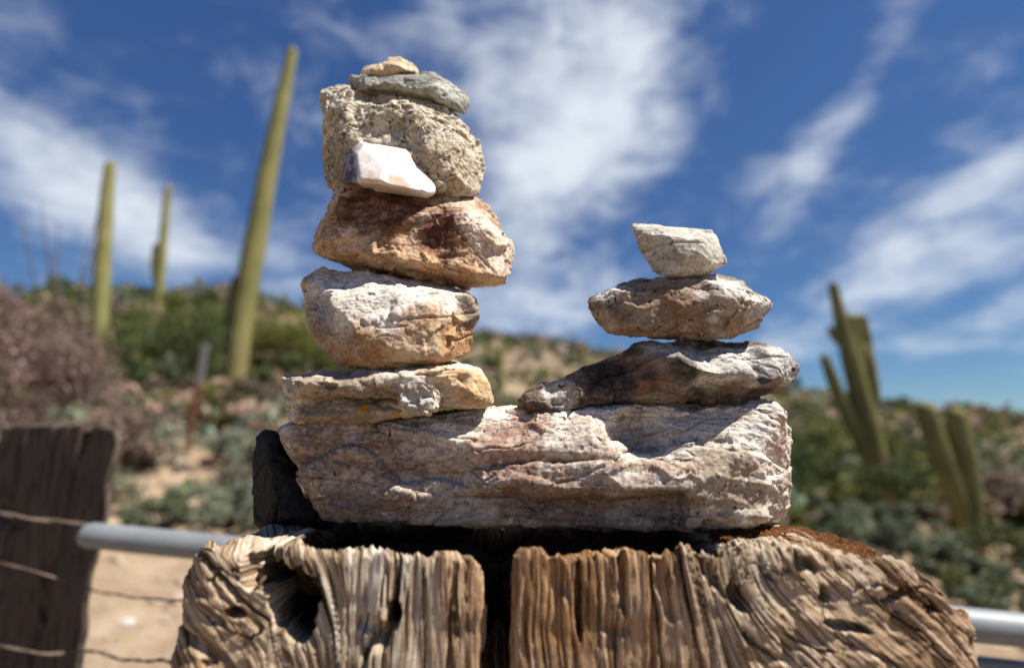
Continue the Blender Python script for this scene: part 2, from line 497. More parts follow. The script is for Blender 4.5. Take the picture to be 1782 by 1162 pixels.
m_granite = rock_mat('speckled_granite', [(0.30, (0.194, 0.150, 0.097)), (0.43, (0.439, 0.369, 0.263)), (0.57, (0.629, 0.568, 0.462)), (0.75, (0.752, 0.708, 0.620))], 120, (1, 1, 1),
                     patch={'patch_a': (0.446, 0.349, 0.235), 'patch_b': (0.234, 0.199, 0.137)},
                     specks=[((0.127, 0.104, 0.069), 200, 0.56, 0.64), ((0.049, 0.045, 0.031), 420, 0.62, 0.68), ((0.694, 0.658, 0.588), 300, 0.60, 0.68)], seed=5.2, bumps=(0.8, 0.0016))
m_schist = rock_mat('grey_schist', [(0.28, (0.13, 0.125, 0.10)), (0.45, (0.30, 0.295, 0.25)), (0.62, (0.45, 0.445, 0.385)), (0.8, (0.56, 0.55, 0.50))], 60, (0.35, 1, 3.2), (0, R(8), 0),
                    patch={'patch_a': (0.52, 0.52, 0.47)}, seed=6.6, veins=[((0.05, 0.048, 0.04), 40, 0.03)], bumps=(0.7, 0.0014))
m_pebble = rock_mat('cream_pebble_stone', [(0.3, (0.385, 0.239, 0.117)), (0.5, (0.606, 0.471, 0.313)), (0.72, (0.718, 0.632, 0.510))], 90, seed=7.1, specks=[((0.495, 0.190, 0.044), 140, 0.62, 0.70)])
m_long = rock_mat('dark_layered_stone', [(0.28, (0.029, 0.024, 0.021)), (0.44, (0.117, 0.086, 0.068)), (0.56, (0.243, 0.181, 0.141)), (0.74, (0.392, 0.330, 0.278))], 44, (0.5, 1, 1.6), (0, R(18), 0),
                  patch={'patch_a': (0.576, 0.550, 0.515), 'patch_b': (0.024, 0.021, 0.021), 'patch_c': (0.312, 0.145, 0.074)}, seed=8.8,
                  specks=[((0.049, 0.041, 0.036), 120, 0.62, 0.70)], veins=[((0.029, 0.024, 0.021), 40, 0.035)], bumps=(0.8, 0.0015))
m_rbrown = rock_mat('brown_gneiss', [(0.28, (0.097, 0.070, 0.051)), (0.45, (0.227, 0.170, 0.125)), (0.6, (0.350, 0.280, 0.214)), (0.78, (0.491, 0.420, 0.349))], 46, (0.7, 1, 1.5), (0, R(-14), 0),
                    patch={'patch_a': (0.595, 0.560, 0.516), 'patch_b': (0.283, 0.139, 0.068)}, specks=[((0.039, 0.031, 0.026), 160, 0.61, 0.68)], seed=9.9, bumps=(0.75, 0.0015))
m_rtop = rock_mat('pale_grey_stone', [(0.28, (0.255, 0.229, 0.185)), (0.46, (0.445, 0.414, 0.357)), (0.62, (0.575, 0.549, 0.487)), (0.8, (0.655, 0.629, 0.576))], 55, (0.6, 1, 1.6), (0, R(25), 0),
                  patch={'patch_a': (0.195, 0.165, 0.125)}, specks=[((0.099, 0.090, 0.077), 180, 0.63, 0.71)], seed=11.3)
m_black = rock_mat('dark_basalt', [(0.3, (0.010, 0.009, 0.009)), (0.6, (0.028, 0.025, 0.024)), (0.8, (0.06, 0.056, 0.055))], 40, seed=12.7, rough=0.6)

# ------------------------------------------------------------------ ground
def tps_fit(pts, vals):
    pts = np.array(pts, float); n = len(pts)
    def U(r2): return 0.5 * r2 * np.log(r2 + 1e-9)
    d2 = ((pts[:, None] - pts[None]) ** 2).sum(2)
    A = np.zeros((n + 3, n + 3)); A[:n, :n] = U(d2) + np.eye(n) * 0.002; A[:n, n] = 1; A[:n, n + 1:] = pts; A[n, :n] = 1; A[n + 1:, :n] = pts.T
    w = np.linalg.solve(A, np.concatenate([vals, np.zeros(3)]))
    def ev(q):
        out = np.empty(len(q))
        for s in range(0, len(q), 20000):
            qq = q[s:s + 20000]; d = ((qq[:, None] - pts[None]) ** 2).sum(2)
            out[s:s + 20000] = U(d) @ w[:n] + w[n] + qq @ w[n + 1:]
        return out
    return ev


gp = []
for (px, py, Y) in [(250, 1110, 3.0), (240, 965, 4.2), (60, 900, 4.6), (325, 790, 6.9), (410, 692, 8.8), (180, 690, 10.5), (60, 700, 8.5), (560, 760, 8.0), (700, 720, 14), (300, 620, 14), (120, 620, 16),
                    (1545, 895, 8.7), (1690, 965, 7.5), (1750, 1020, 5.2), (1400, 905, 7.0), (1450, 815, 20), (1720, 830, 20), (1150, 870, 9), (891, 800, 13), (891, 700, 40), (1100, 740, 40), (600, 640, 30),
                    (-100, 535, 35), (60, 535, 35), (200, 532, 35), (300, 536, 35), (430, 550, 35), (560, 574, 38), (700, 590, 70),
                    (830, 590, 150), (920, 592, 150), (1000, 606, 150), (1080, 632, 150), (1200, 657, 150), (1380, 688, 150), (1480, 714, 150), (1560, 740, 160), (1700, 757, 160), (1820, 760, 160)]:
    q = P(px, py, Y); r = math.hypot(q[0], q[1]); gp.append((math.atan2(q[0], q[1]), math.log(r), q[2] / r))
for a in np.linspace(-math.pi, math.pi, 13):
    gp.append((a, math.log(0.9), 0.0))
    if abs(a) > 1.25:
        for rr in (6, 40, 300): gp.append((a, math.log(rr), 0.0))
    gp.append((a, math.log(700), 0.0)); gp.append((a, math.log(4000), 0.0))
GE = tps_fit([(g[0] * 1.6, g[1]) for g in gp], np.array([g[2] for g in gp]))


def ground_z(x, y, detail=True):
    x = np.asarray(x, float).ravel(); y = np.asarray(y, float).ravel()
    r = np.hypot(x, y); rc = np.clip(r, 0.5, 4000); a = np.arctan2(x, y)
    z = GE(np.stack([a * 1.6, np.log(rc)], 1)) * rc
    z *= sstep(r, 0.7, 1.6)
    if detail:
        q = np.stack([x, y, 0 * x], 1)
        z = z + 0.035 * fbm(q * 1.3, 4, 3) * sstep(r, 1.0, 3.0) + 0.25 * fbm(q * 0.12, 3, 5) * sstep(r, 12, 40)
    return z


def gz(x, y): return float(ground_z([x], [y])[0])


def build_ground():
    na = 384
    rad = np.concatenate([[0.25], np.geomspace(0.5, 4000, 330)])
    ang = np.arange(na) * 2 * math.pi / na
    X = rad[:, None] * np.sin(ang)[None]; Y = rad[:, None] * np.cos(ang)[None]
    Z = ground_z(X, Y)
    v = np.stack([X.ravel(), Y.ravel(), Z], 1)
    i = np.arange(len(rad) - 1)[:, None] * na; j = np.arange(na)[None]; k = (j + 1) % na
    f = np.stack([i + j, i + k, i + na + k, i + na + j], 2).reshape(-1, 4)[:, ::-1]
    c = len(v); v = np.concatenate([v, [[0, 0, 0]]])
    f = np.concatenate([f, [[c, j2, (j2 + 2) % na, (j2 + 1) % na][::1] for j2 in range(0, na, 2)]])
    me = mesh_from('ground', v, f)
    m, t, b = new_mat('desert_soil', 0.95, 0.1)
    tc = t.n('ShaderNodeTexCoord'); o = tc.outputs['Object']
    c1 = t.ramp(t.noise(o, 1.6, 10, 0.68), [(0.33, (0.17, 0.115, 0.072)), (0.48, (0.30, 0.215, 0.14)), (0.64, (0.43, 0.33, 0.23))])
    c1 = t.mix(t.step(t.noise(o, 22, 5, 0.7), 0.56, 0.68), c1, (0.45, 0.39, 0.33))
    c1 = t.mix(t.step(t.noise(o, 30, 5, 0.7), 0.60, 0.70), c1, (0.16, 0.11, 0.075))
    # far slopes carry a thin cover of dry scrub, in patches
    pos = t.n('ShaderNodeVectorMath', operation='LENGTH'); t.link(o, pos.inputs[0])
    cover = t.math('MULTIPLY', t.step(pos.outputs['Value'], 7, 45), t.step(t.noise(o, 0.16, 8, 0.7), 0.34, 0.56))
    scrub = t.ramp(t.noise(o, 0.30, 8, 0.72), [(0.34, (0.065, 0.068, 0.034)), (0.5, (0.125, 0.10, 0.062)), (0.64, (0.155, 0.105, 0.078))])
    c1 = t.mix(t.math('MULTIPLY', cover, 0.92), c1, scrub)
    t.link(c1, b.inputs['Base Color'])
    bump(t, b, t.noise(o, 26, 8, 0.75), 0.8, 0.03)
    g = link('ground', me, m); g['kind'] = 'structure'


build_ground()

# ------------------------------------------------------------------ weathered timber
def timber(outline, ztop, zbot, n_dense, dz, rim_r, disp_fn, name, mat, parent, base, flow_fn):
    """loft: outline (closed, dense XY points), top surface ztop(x,y), rounded rim, sides down to zbot; displaced by disp_fn"""
    o = np.asarray(outline); c = o.mean(0); n = len(o)
    hw = np.linalg.norm(o - c, axis=1).mean()
    rows = []
    for s in np.linspace(0.02, 1 - rim_r / hw, 46): rows.append((s, 0.0, None))
    for th in np.linspace(0, math.pi / 2, 14)[1:]: rows.append((1 - rim_r / hw * (1 - math.sin(th)), rim_r * (1 - math.cos(th)), None))
    zs = [rim_r + dz * (k + 1) for k in range(n_dense)]
    g = dz
    while zs[-1] < 3.0: g *= 1.13; zs.append(zs[-1] + g)
    for z in zs: rows.append((1.0, z, z))
    V = []
    for (s, drop, side) in rows:
        xy = c + (o - c) * s
        zt = ztop(xy[:, 0], xy[:, 1]) if side is None else ztop(o[:, 0], o[:, 1])
        z = zt - drop
        if side is not None:
            flare = 1 + 0.02 * sstep(np.full(n, side), 0.05, 0.6)
            xy = c + (o - c) * flare[:, None]
            z = np.maximum(z, zbot + (0.001 * 0))
        V.append(np.stack([xy[:, 0], xy[:, 1], z], 1))
    nr = len(rows)
    keep = nr
    for r_ in range(nr):
        if V[r_][:, 2].max() <= zbot + 1e-6: keep = r_ + 1; break
    V = V[:keep]; nr = keep
    v = np.concatenate(V)
    i = np.arange(nr - 1)[:, None] * n; j = np.arange(n)[None]; k = (j + 1) % n
    f = np.stack([i + j, i + n + j, i + n + k, i + k], 2).reshape(-1, 4)
    nm = normals(v, f)
    if (nm[:n * 40, 2].mean()) < 0: f = f[:, ::-1]; nm = -nm
    g = flow_fn(v)
    v2 = disp_fn(v, nm, g)
    tri = n - 2
    cap = np.array([[0, q, q + 1, q + 1] for q in range(1, n - 1)]) if False else None
    me = mesh_from(name, v2 - base, f)
    set_attr(me, 'grain', g); set_attr(me, 'hgt', v[:, 2])
    return me, v2


def resample(poly, step):
    out = []
    poly = np.asarray(poly, float); m = len(poly)
    for a in range(m):
        p, q = poly[a], poly[(a + 1) % m]; L = np.linalg.norm(q - p)
        st = step if not callable(step) else step(0.5 * (p + q))
        k = max(1, int(L / st))
        for t_ in range(k): out.append(p + (q - p) * t_ / k)
    return np.array(out)


def rounded(poly, rads, seg=8):
    poly = [np.array(p, float) for p in poly]; m = len(poly); out = []
    for i in range(m):
        a, b, c = poly[i - 1], poly[i], poly[(i + 1) % m]; r = rads[i]
        u = (a - b) / np.linalg.norm(a - b); w = (c - b) / np.linalg.norm(c - b)
        p0, p2 = b + u * r, b + w * r
        for t_ in np.linspace(0, 1, seg): out.append((1 - t_) ** 2 * p0 + 2 * t_ * (1 - t_) * b + t_ ** 2 * p2)
    return out


def wood_mat(name, pale, mid, dark, warm=None, dim=1.0):
    m, t, b = new_mat(name, 0.9, 0.15)
    gr = t.attr('grain'); hg = t.attr('hgt')
    def gv(sg, sh, off=0.0):
        cmb = t.n('ShaderNodeCombineXYZ')
        t.link(t.math('MULTIPLY', gr, sg), cmb.inputs[0]); t.link(t.math('MULTIPLY', hg, sh), cmb.inputs[1]); cmb.inputs[2].default_value = off
        return cmb.outputs[0]
    n1 = t.noise(gv(170, 9), 1.0, 6, 0.72, 0.5)
    c = t.ramp(n1, [(0.37, dark), (0.465, mid), (0.575, pale), (0.8, tuple(min(1, x * 1.18) for x in pale))])
    tc = t.n('ShaderNodeTexCoord'); o = tc.outputs['Object']
    zone = t.step(t.noise(o, 9, 5, 0.6, 0.6), 0.40, 0.62)
    if warm:
        c = t.mix(t.math('MULTIPLY', zone, 0.35), c, t.mix(1.0, c, warm, 'MULTIPLY'))
        wa = t.attr('warm')
        c = t.mix(t.math('MULTIPLY', wa, 0.85), c, t.mix(1.0, c, warm, 'MULTIPLY'))
    streak = t.step(t.noise(gv(420, 14, 3.3), 1.0, 4, 0.6, 0.3), 0.55, 0.64)
    c = t.mix(t.math('MULTIPLY', streak, 0.75), c, tuple(x * 0.45 for x in dark))
    c = t.mix(t.step(t.noise(o, 260, 4, 0.7), 0.62, 0.75, 0, 0.5), c, dark)
    if warm: c = t.mix(t.attr('rot'), c, t.mix(t.step(t.noise(o, 90, 5, 0.7), 0.4, 0.65), (0.022, 0.010, 0.005), (0.075, 0.032, 0.013)))  # hollow coloured dark rotten brown to deepen its shade
    t.link(c, b.inputs['Base Color'])
    h = t.math('ADD', t.noise(gv(700, 30), 1.0, 6, 0.7, 0.4), t.math('MULTIPLY', t.noise(o, 300, 5, 0.7), 0.5))
    bump(t, b, h, 1.0, 0.0026)
    return m


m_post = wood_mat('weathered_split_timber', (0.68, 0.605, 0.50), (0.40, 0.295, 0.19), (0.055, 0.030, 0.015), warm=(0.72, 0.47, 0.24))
m_oldpost = wood_mat('dark_old_timber', (0.125, 0.095, 0.074), (0.075, 0.056, 0.043), (0.018, 0.014, 0.011))

YF = 0.335


def interp_px(lst, Y):
    xs = np.array([P(a, b, Y)[0] for a, b in lst]); zs = np.array([P(a, b, Y)[2] for a, b in lst])
    return lambda x: np.interp(x, xs, zs)


zfrontL = interp_px([(296, 1000), (315, 972), (345, 950), (440, 940), (560, 940), (640, 938), (690, 950), (760, 963), (815, 972), (845, 985)], YF)
zfrontR = interp_px([(878, 968), (930, 962), (1010, 966), (1090, 962), (1160, 958), (1235, 946), (1300, 954), (1420, 952), (1500, 962), (1570, 976), (1620, 996), (1660, 1024), (1690, 1065)], YF)
ZREST = P(900, 930, 0.40)[2]


def px2x(px, Y=YF): return P(px, 1000, Y)[0]


def make_post():
    base = np.array([px2x(990), 0.45, 0.0]); base[2] = gz(base[0], base[1])
    root = empty('timber_gate_post', tuple(base), 'broad weathered split timber post carrying both stone stacks', 'post')
    xl, xc1, xc2, xr = px2x(288), px2x(835), px2x(890), px2x(1752)
    YB = 0.575
    fine = lambda p: 0.00085 if p[1] < 0.36 else (0.0016 if p[1] < 0.47 else 0.006)
    # ---- left half
    polyL = rounded([(xl, YF + 0.004), (xc1, YF), (xc1 + 0.001, 0.40), (-0.0095, 0.47), (-0.0095, YB), (xl + 0.006, YB)], [0.022, 0.006, 0.01, 0.02, 0.004, 0.02])
    polyR = rounded([(xc2, YF), (xr, YF + 0.012), (xr + 0.004, YB), (-0.0083, YB), (-0.0083, 0.45), (xc2 - 0.0005, 0.40)], [0.005, 0.035, 0.03, 0.004, 0.02, 0.01])

    def ztopL(x, y):
        zf = zfrontL(x); t = sstep(y, YF, YF + 0.055)
        cr = ZREST + 0.0005 - 0.012 * sstep(x, px2x(760), px2x(845)) - 0.03 * (1 - sstep(x, px2x(296), px2x(345)))
        q = np.stack([x * 90, y * 90, 0 * x], 1)
        return np.minimum(zf + (cr - zf) * t + 0.0016 * fbm(q, 3, 8), ZREST + 0.0012) - 0.012 * sstep(y, 0.50, 0.57) - hollow(x, y)

    def ztopR(x, y):
        zf = zfrontR(x); t = sstep(y, YF, YF + 0.055)
        cr = ZREST + 0.0005 - 0.045 * sstep(x, px2x(1480), px2x(1700)) - 0.008 * (1 - sstep(x, px2x(880), px2x(930)))
        q = np.stack([x * 90, y * 90, 0 * x], 1)
        return np.minimum(zf + (cr - zf) * t + 0.0016 * fbm(q, 3, 9), ZREST + 0.0012) - 0.010 * sstep(y, 0.50, 0.57) - hollow(x, y)

    def flowL(v):
        # grain runs down the post; towards the left it swings round the hollow
        x, y, z = v[:, 0], v[:, 1], v[:, 2]
        g = x + 0.35 * (y - YF)
        k = 1 - sstep(x, px2x(500), px2x(640))
        g = g + k * (z - 1.18) * 0.9
        hx, hz = px2x(500), P(500, 1040, YF)[2]
        r2 = ((x - hx) / 0.030) ** 2 + ((z - hz) / 0.040) ** 2
        g = g + 0.020 * np.exp(-r2) * np.sign(x - hx + 1e-9) * np.clip(np.abs(x - hx) / 0.01, 0, 1)
        q = np.stack([x * 26, y * 26, z * 11], 1)
        return g + 0.0040 * fbm(q, 2, 21) + 0.0010 * fbm(np.stack([x * 90, y * 90, z * 34], 1), 2, 22)

    def flowR(v):
        x, y, z = v[:, 0], v[:, 1], v[:, 2]
        g = x + 0.35 * (y - YF)
        k = sstep(x, px2x(1120), px2x(1500))
        g = g + k * (z - 1.12) * 1.0
        hx, hz = px2x(1330), P(1330, 1010, YF)[2]
        r2 = ((x - hx) / 0.035) ** 2 + ((z - hz) / 0.028) ** 2
        g = g + 0.014 * np.exp(-r2)
        q = np.stack([x * 26, y * 26, z * 13], 1)
        return g + 0.0045 * fbm(q, 2, 23) + 0.0012 * fbm(np.stack([x * 90, y * 90, z * 40], 1), 2, 24)

    def mkdisp(seed, holes, knots, rag):
        def fn(v, nm, g):
            z = v[:, 2]; side = 1 - np.clip(np.abs(nm[:, 2]), 0, 1) ** 2
            q1 = np.stack([g * 75, z * 5, v[:, 1] * 6], 1); q2 = np.stack([g * 210, z * 9, v[:, 1] * 10], 1); q3 = np.stack([g * 560, z * 22, v[:, 1] * 20], 1)
            d = 0.0022 * fbm(q1, 2, seed, 0.5) + 0.0015 * fbm(q2, 3, seed + 3, 0.8) + 0.0010 * ridged(q3, 2, seed + 5)
            cr = np.abs(vnoise(np.stack([g * 85, z * 5, v[:, 1] * 5], 1), seed + 7))
            d -= 0.0105 * (1 - sstep(cr, 0.0, 0.045)) * sstep(vnoise(np.stack([g * 30, z * 12, 0 * z], 1), seed + 8), -0.45, 0.2)
            cr = np.abs(vnoise(np.stack([g * 230, z * 8, v[:, 1] * 8], 1), seed + 9))
            d -= 0.0045 * (1 - sstep(cr, 0.0, 0.085)) * sstep(vnoise(np.stack([g * 60, z * 20, 0 * z], 1), seed + 10), -0.3, 0.2)
            d = d * (0.25 + 0.75 * side) * (0.45 + 0.75 * sstep(fbm(np.stack([v[:, 0] * 22, z * 22, v[:, 1] * 22], 1), 2, seed + 40), -0.35, 0.35)) * (1 - 0.68 * knots(v))
            cr = np.abs(vnoise(np.stack([g * 38, z * 3.2, v[:, 1] * 3], 1), seed + 41))
            d -= 0.014 * (1 - sstep(cr, 0.0, 0.040)) * sstep(vnoise(np.stack([g * 12, z * 6, 0 * z], 1), seed + 42), -0.2, 0.2) * side * (1 - 0.6 * knots(v))
            # cross checks, where the grain turns
            chk = np.abs(fbm(np.stack([v[:, 0] * 24, v[:, 1] * 24, z * 52 + v[:, 0] * 24], 1), 3, seed + 11, 0.6))
            d -= knots(v) * 0.008 * (1 - sstep(chk, 0.0, 0.035)) * sstep(vnoise(v * 40, seed + 44), -0.3, 0.2)
            d += knots(v) * 0.0028 * fbm(np.stack([v[:, 0] * 60, v[:, 1] * 60, z * 90], 1), 3, seed + 12)
            d += 0.004 * fbm(v * 28, 3, seed + 13)
            w = v + nm * d[:, None]
            # ragged upper rim: fibres broken off at different heights
            rz = fbm(np.stack([g * 210, 0 * z, v[:, 1] * 160], 1), 3, seed + 15, 0.75) * 0.0060 + 0.003 * vnoise(np.stack([g * 60, 0 * z, v[:, 1] * 40], 1), seed + 16)
            w[:, 2] += rag * rz * sstep(z, 1.13, 1.165) * (1 - 0.75 * sstep(v[:, 1], YF + 0.02, YF + 0.05))
            fr = sstep(-nm[:, 1], -0.2, 0.4) * (1 - sstep(v[:, 1], YF + 0.02, YF + 0.06))
            wob = fbm(np.stack([v[:, 0] * 110, z * 110, 0 * z], 1), 3, seed + 17)
            for (cx, cy, ax, ay, tl, dep) in holes:
                c = P(cx, cy, YF); ca, sa = math.cos(R(tl)), math.sin(R(tl))
                dx, dz_ = (v[:, 0] - c[0]) * FPX / YF, -(v[:, 2] - c[2]) * FPX / YF
                e = np.sqrt(((dx * ca + dz_ * sa) / ax) ** 2 + ((-dx * sa + dz_ * ca) / ay) ** 2) + 0.30 * wob
                w[:, 1] += dep * (1 - sstep(e, 0.72, 1.06)) * fr
            return w
        return fn

    def hollow(x, y): return 0.030 * sstep(x, px2x(440), px2x(520)) * (1 - sstep(x, px2x(1250), px2x(1320))) * sstep(y, YF + 0.010, YF + 0.026) * (1 - sstep(y, 0.515, 0.535))

    holesL = [(470, 998, 58, 26, 38, 0.070), (512, 1048, 38, 50, 20, 0.085), (515, 1095, 28, 22, 0, 0.045), (405, 1068, 17, 9, 15, 0.02), (684, 1068, 11, 30, 0, 0.02), (640, 1085, 22, 16, 0, 0.006), (430, 985, 16, 40, -8, 0.018)]
    holesR = [(1008, 1040, 8, 70, 0, 0.012), (1085, 1010, 9, 60, 0, 0.010), (1290, 1045, 26, 14, 50, 0.014), (1410, 985, 26, 13, 35, 0.012), (1450, 1042, 11, 11, 0, 0.014), (1490, 1100, 46, 8, 12, 0.010), (1580, 1045, 26, 7, -20, 0.008), (1160, 1020, 14, 60, -10, 0.008), (1240, 1000, 12, 40, -30, 0.008)]
    knL = lambda v: (1 - sstep(v[:, 0], px2x(470), px2x(600)))
    knR = lambda v: sstep(v[:, 0], px2x(1260), px2x(1400))
    for nm_, poly, zt, fl, hol, kn, seed, wf in (
            ('left_half', polyL, ztopL, flowL, holesL, knL, 101, lambda v: sstep(v[:, 0], px2x(690), px2x(800)) * 0.8 + (1 - sstep(v[:, 0], px2x(400), px2x(560))) * 0.45),
            ('right_half', polyR, ztopR, flowR, holesR, knR, 202, lambda v: 0.22 + 0.78 * (1 - sstep(v[:, 0], px2x(1120), px2x(1300))) + 0.3 * sstep(v[:, 0], px2x(1480), px2x(1600)))):
        out = resample(poly, fine)
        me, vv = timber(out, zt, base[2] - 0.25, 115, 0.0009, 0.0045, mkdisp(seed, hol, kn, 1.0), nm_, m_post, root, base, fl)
        w = wf(vv) * (0.75 + 0.5 * fbm(vv * 30, 3, 5))
        set_attr(me, 'warm', np.clip(w, 0, 1))
        set_attr(me, 'rot', sstep(hollow(vv[:, 0], vv[:, 1]), 0.004, 0.018) * (vv[:, 2] > 1.10))  # mask of the hollow, where shade is painted in as dark rotten wood
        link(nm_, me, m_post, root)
    # crumbled red-brown rot on the crest right of the stones
    v, f = shell([[(1235, 922, -0.02), (1310, 913, 0), (1400, 918, 0.005), (1460, 932, 0), (1520, 955, 0), (1540, 985, 0.01), (1240, 985, -0.02), (1430, 960, -0.036), (1340, 945, -0.042), (1500, 968, -0.030), (1270, 940, -0.036),
                   (1240, 935, 0.07), (1400, 940, 0.07), (1500, 965, 0.06), (1500, 990, 0.06), (1240, 990, 0.07)]], 0.41, 0.0012, 3)
    n = normals(v, f)
    f1, f2, idv, gr = voronoi(v * 260, 5)
    d = 0.0035 * fbm(v * 90, 4, 4, 0.65) + 0.0022 * (idv - 0.5) - 0.0012 * (1 - sstep(f2 - f1, 0, 0.25))
    v = v + n * d[:, None]
    me = mesh_from('crumbled_rot', v - base, f)
    mm = rock_mat('red_brown_rotten_wood', [(0.3, (0.035, 0.014, 0.006)), (0.5, (0.125, 0.050, 0.018)), (0.72, (0.25, 0.115, 0.042))], 110, (1, 1, 2), seed=3.0, bumps=(1.0, 0.002), rough=0.95, spec=0.1)
    o = link('crumbled_rot', me, mm, root); o['label'] = 'red brown crumbled rotten wood on the crest of the post'
    return root


make_post()

# ------------------------------------------------------------------ the stones (outlines traced, each with its own depth and thickness)
BY = 0.405
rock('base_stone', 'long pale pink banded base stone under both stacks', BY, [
    # left block
    front([(493, 751), (508, 741), (584, 733), (700, 733), (800, 740), (800, 880), (700, 900), (562, 899), (508, 790), (499, 773)], BY, 0.11, 0.92) + [(520, 775, -0.006), (700, 765, -0.006), (720, 850, -0.012), (575, 880, -0.008), (560, 820, -0.010), (640, 770, -0.007)],
    # upper bench sloping to the viewer
    front([(600, 735), (760, 722, 0.03), (880, 711, 0.045), (1000, 738, 0.03), (1072, 738, 0.03), (1180, 730, 0.03), (1232, 712, 0.03), (1308, 702, 0.02), (1345, 705, 0.01), (1352, 800), (760, 830), (600, 820)], BY, 0.12, 0.95) + [(720, 790, -0.010), (860, 782, -0.018), (960, 788, -0.018), (1060, 792, -0.020), (1150, 800, -0.022), (1300, 760, -0.014), (1330, 740, -0.008), (1330, 800, -0.018)],
    # middle ledge
    front([(780, 812), (1200, 800), (1330, 800), (1340, 860), (1000, 866), (780, 858)], BY, 0.10, 0.95) + [(930, 812, -0.026), (1100, 806, -0.034), (1190, 815, -0.038), (1190, 848, -0.036), (1020, 850, -0.034), (880, 838, -0.026)],
    # recessed foot
    front([(562, 880), (1200, 850), (1340, 880), (1290, 917), (1175, 916), (1102, 911), (996, 902), (700, 905), (565, 900)], BY, 0.10, 0.95) + [(900, 895, 0.006), (1150, 880, 0.0), (1100, 908, 0.004)],
    # speckled right block
    front([(1185, 800), (1345, 706), (1354, 715), (1361, 751), (1368, 842), (1361, 884), (1351, 902), (1290, 917), (1180, 917), (1175, 860)], BY, 0.11, 0.95) + [(1215, 815, -0.032), (1325, 790, -0.022), (1338, 880, -0.022), (1320, 902, -0.024), (1200, 908, -0.024), (1195, 850, -0.032)],
], m_base, dict(lump=(0.0026, 20), chip=(0.0028, 30), strata=(0.0042, 70, (0.14, 0.30, 1)), crack=(0.0008, 26, 0.05), grain=(0.0011, 300)),
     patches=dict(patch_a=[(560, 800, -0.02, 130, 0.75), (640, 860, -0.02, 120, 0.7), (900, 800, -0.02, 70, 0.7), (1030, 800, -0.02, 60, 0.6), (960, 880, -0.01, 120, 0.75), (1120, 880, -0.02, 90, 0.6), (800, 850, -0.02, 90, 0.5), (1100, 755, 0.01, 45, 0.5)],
                  patch_b=[(1250, 830, -0.03, 70, 0.8), (1290, 870, -0.03, 60, 0.8), (1220, 890, -0.03, 50, 0.7)],
                  patch_c=[(930, 735, 0.02, 50, 0.7), (1362, 790, 0.0, 55, 0.5), (1364, 860, 0.0, 40, 0.4), (880, 790, -0.02, 60, 0.5), (1000, 745, 0.02, 40, 0.5)]),
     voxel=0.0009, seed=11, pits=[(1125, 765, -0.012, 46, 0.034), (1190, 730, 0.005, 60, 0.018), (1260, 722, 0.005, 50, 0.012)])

rock('wedge_stone', 'black upright wedge of stone leaning behind the left end of the base stone', 0.435, [
    front([(461, 749), (449, 762), (443, 805), (442, 834), (443, 878), (446, 907), (458, 917), (580, 918), (575, 880), (537, 850), (508, 790), (490, 765), (476, 752)], 0.435, 0.05, 0.85) + [(470, 800, -0.018), (480, 890, -0.022), (540, 900, -0.012)]],
     m_black, dict(lump=(0.002, 40), chip=(0.0012, 60), grain=(0.0006, 240), chop=(18, 0.0003, 0.0014, 0.025)), seed=21)

SY = 0.397
rock('slab_stone', 'flat cream and grey slab at the bottom of the tall stack', SY, [
    front([(491, 656), (508, 647), (596, 642), (713, 638), (812, 631), (836, 640), (842, 662), (840, 690), (700, 690), (504, 690), (494, 665)], SY, 0.085, 0.9) + [(505, 668, -0.022), (600, 662, -0.030), (700, 655, -0.028), (760, 650, -0.026), (690, 684, -0.028), (560, 680, -0.024), (800, 650, -0.018)],
    front([(502, 688), (750, 680), (750, 721), (655, 729), (508, 732)], SY, 0.08, 0.9) + [(520, 700, 0.002), (650, 698, 0.004), (640, 724, -0.010), (530, 726, -0.010), (740, 715, -0.006)],
    front([(688, 668), (764, 664), (768, 700), (748, 722), (692, 716)], SY, 0.05, 0.9) + [(693, 672, -0.040), (738, 670, -0.034), (758, 690, -0.026), (745, 716, -0.030), (696, 710, -0.036)],
    front([(765, 640), (812, 630), (838, 642), (845, 665), (858, 699), (852, 705), (812, 711), (762, 711)], SY, 0.07, 0.9) + [(790, 690, -0.016), (830, 690, -0.014), (780, 655, -0.022), (820, 700, -0.012)],
], m_slab, dict(lump=(0.0014, 30), chip=(0.0024, 46), strata=(0.0020, 110, (0.05, 0.1, 1)), crack=(0.0008, 36, 0.05), grain=(0.0008, 300)),
     patches=dict(patch_a=[(820, 660, -0.01, 45, 0.7), (840, 690, -0.01, 30, 0.6), (760, 645, -0.02, 40, 0.35)], patch_b=[(725, 692, -0.035, 42, 0.85)],
                  patch_c=[(620, 705, -0.012, 70, 0.75), (560, 712, -0.015, 55, 0.7), (520, 652, -0.01, 40, 0.5)]), seed=31)

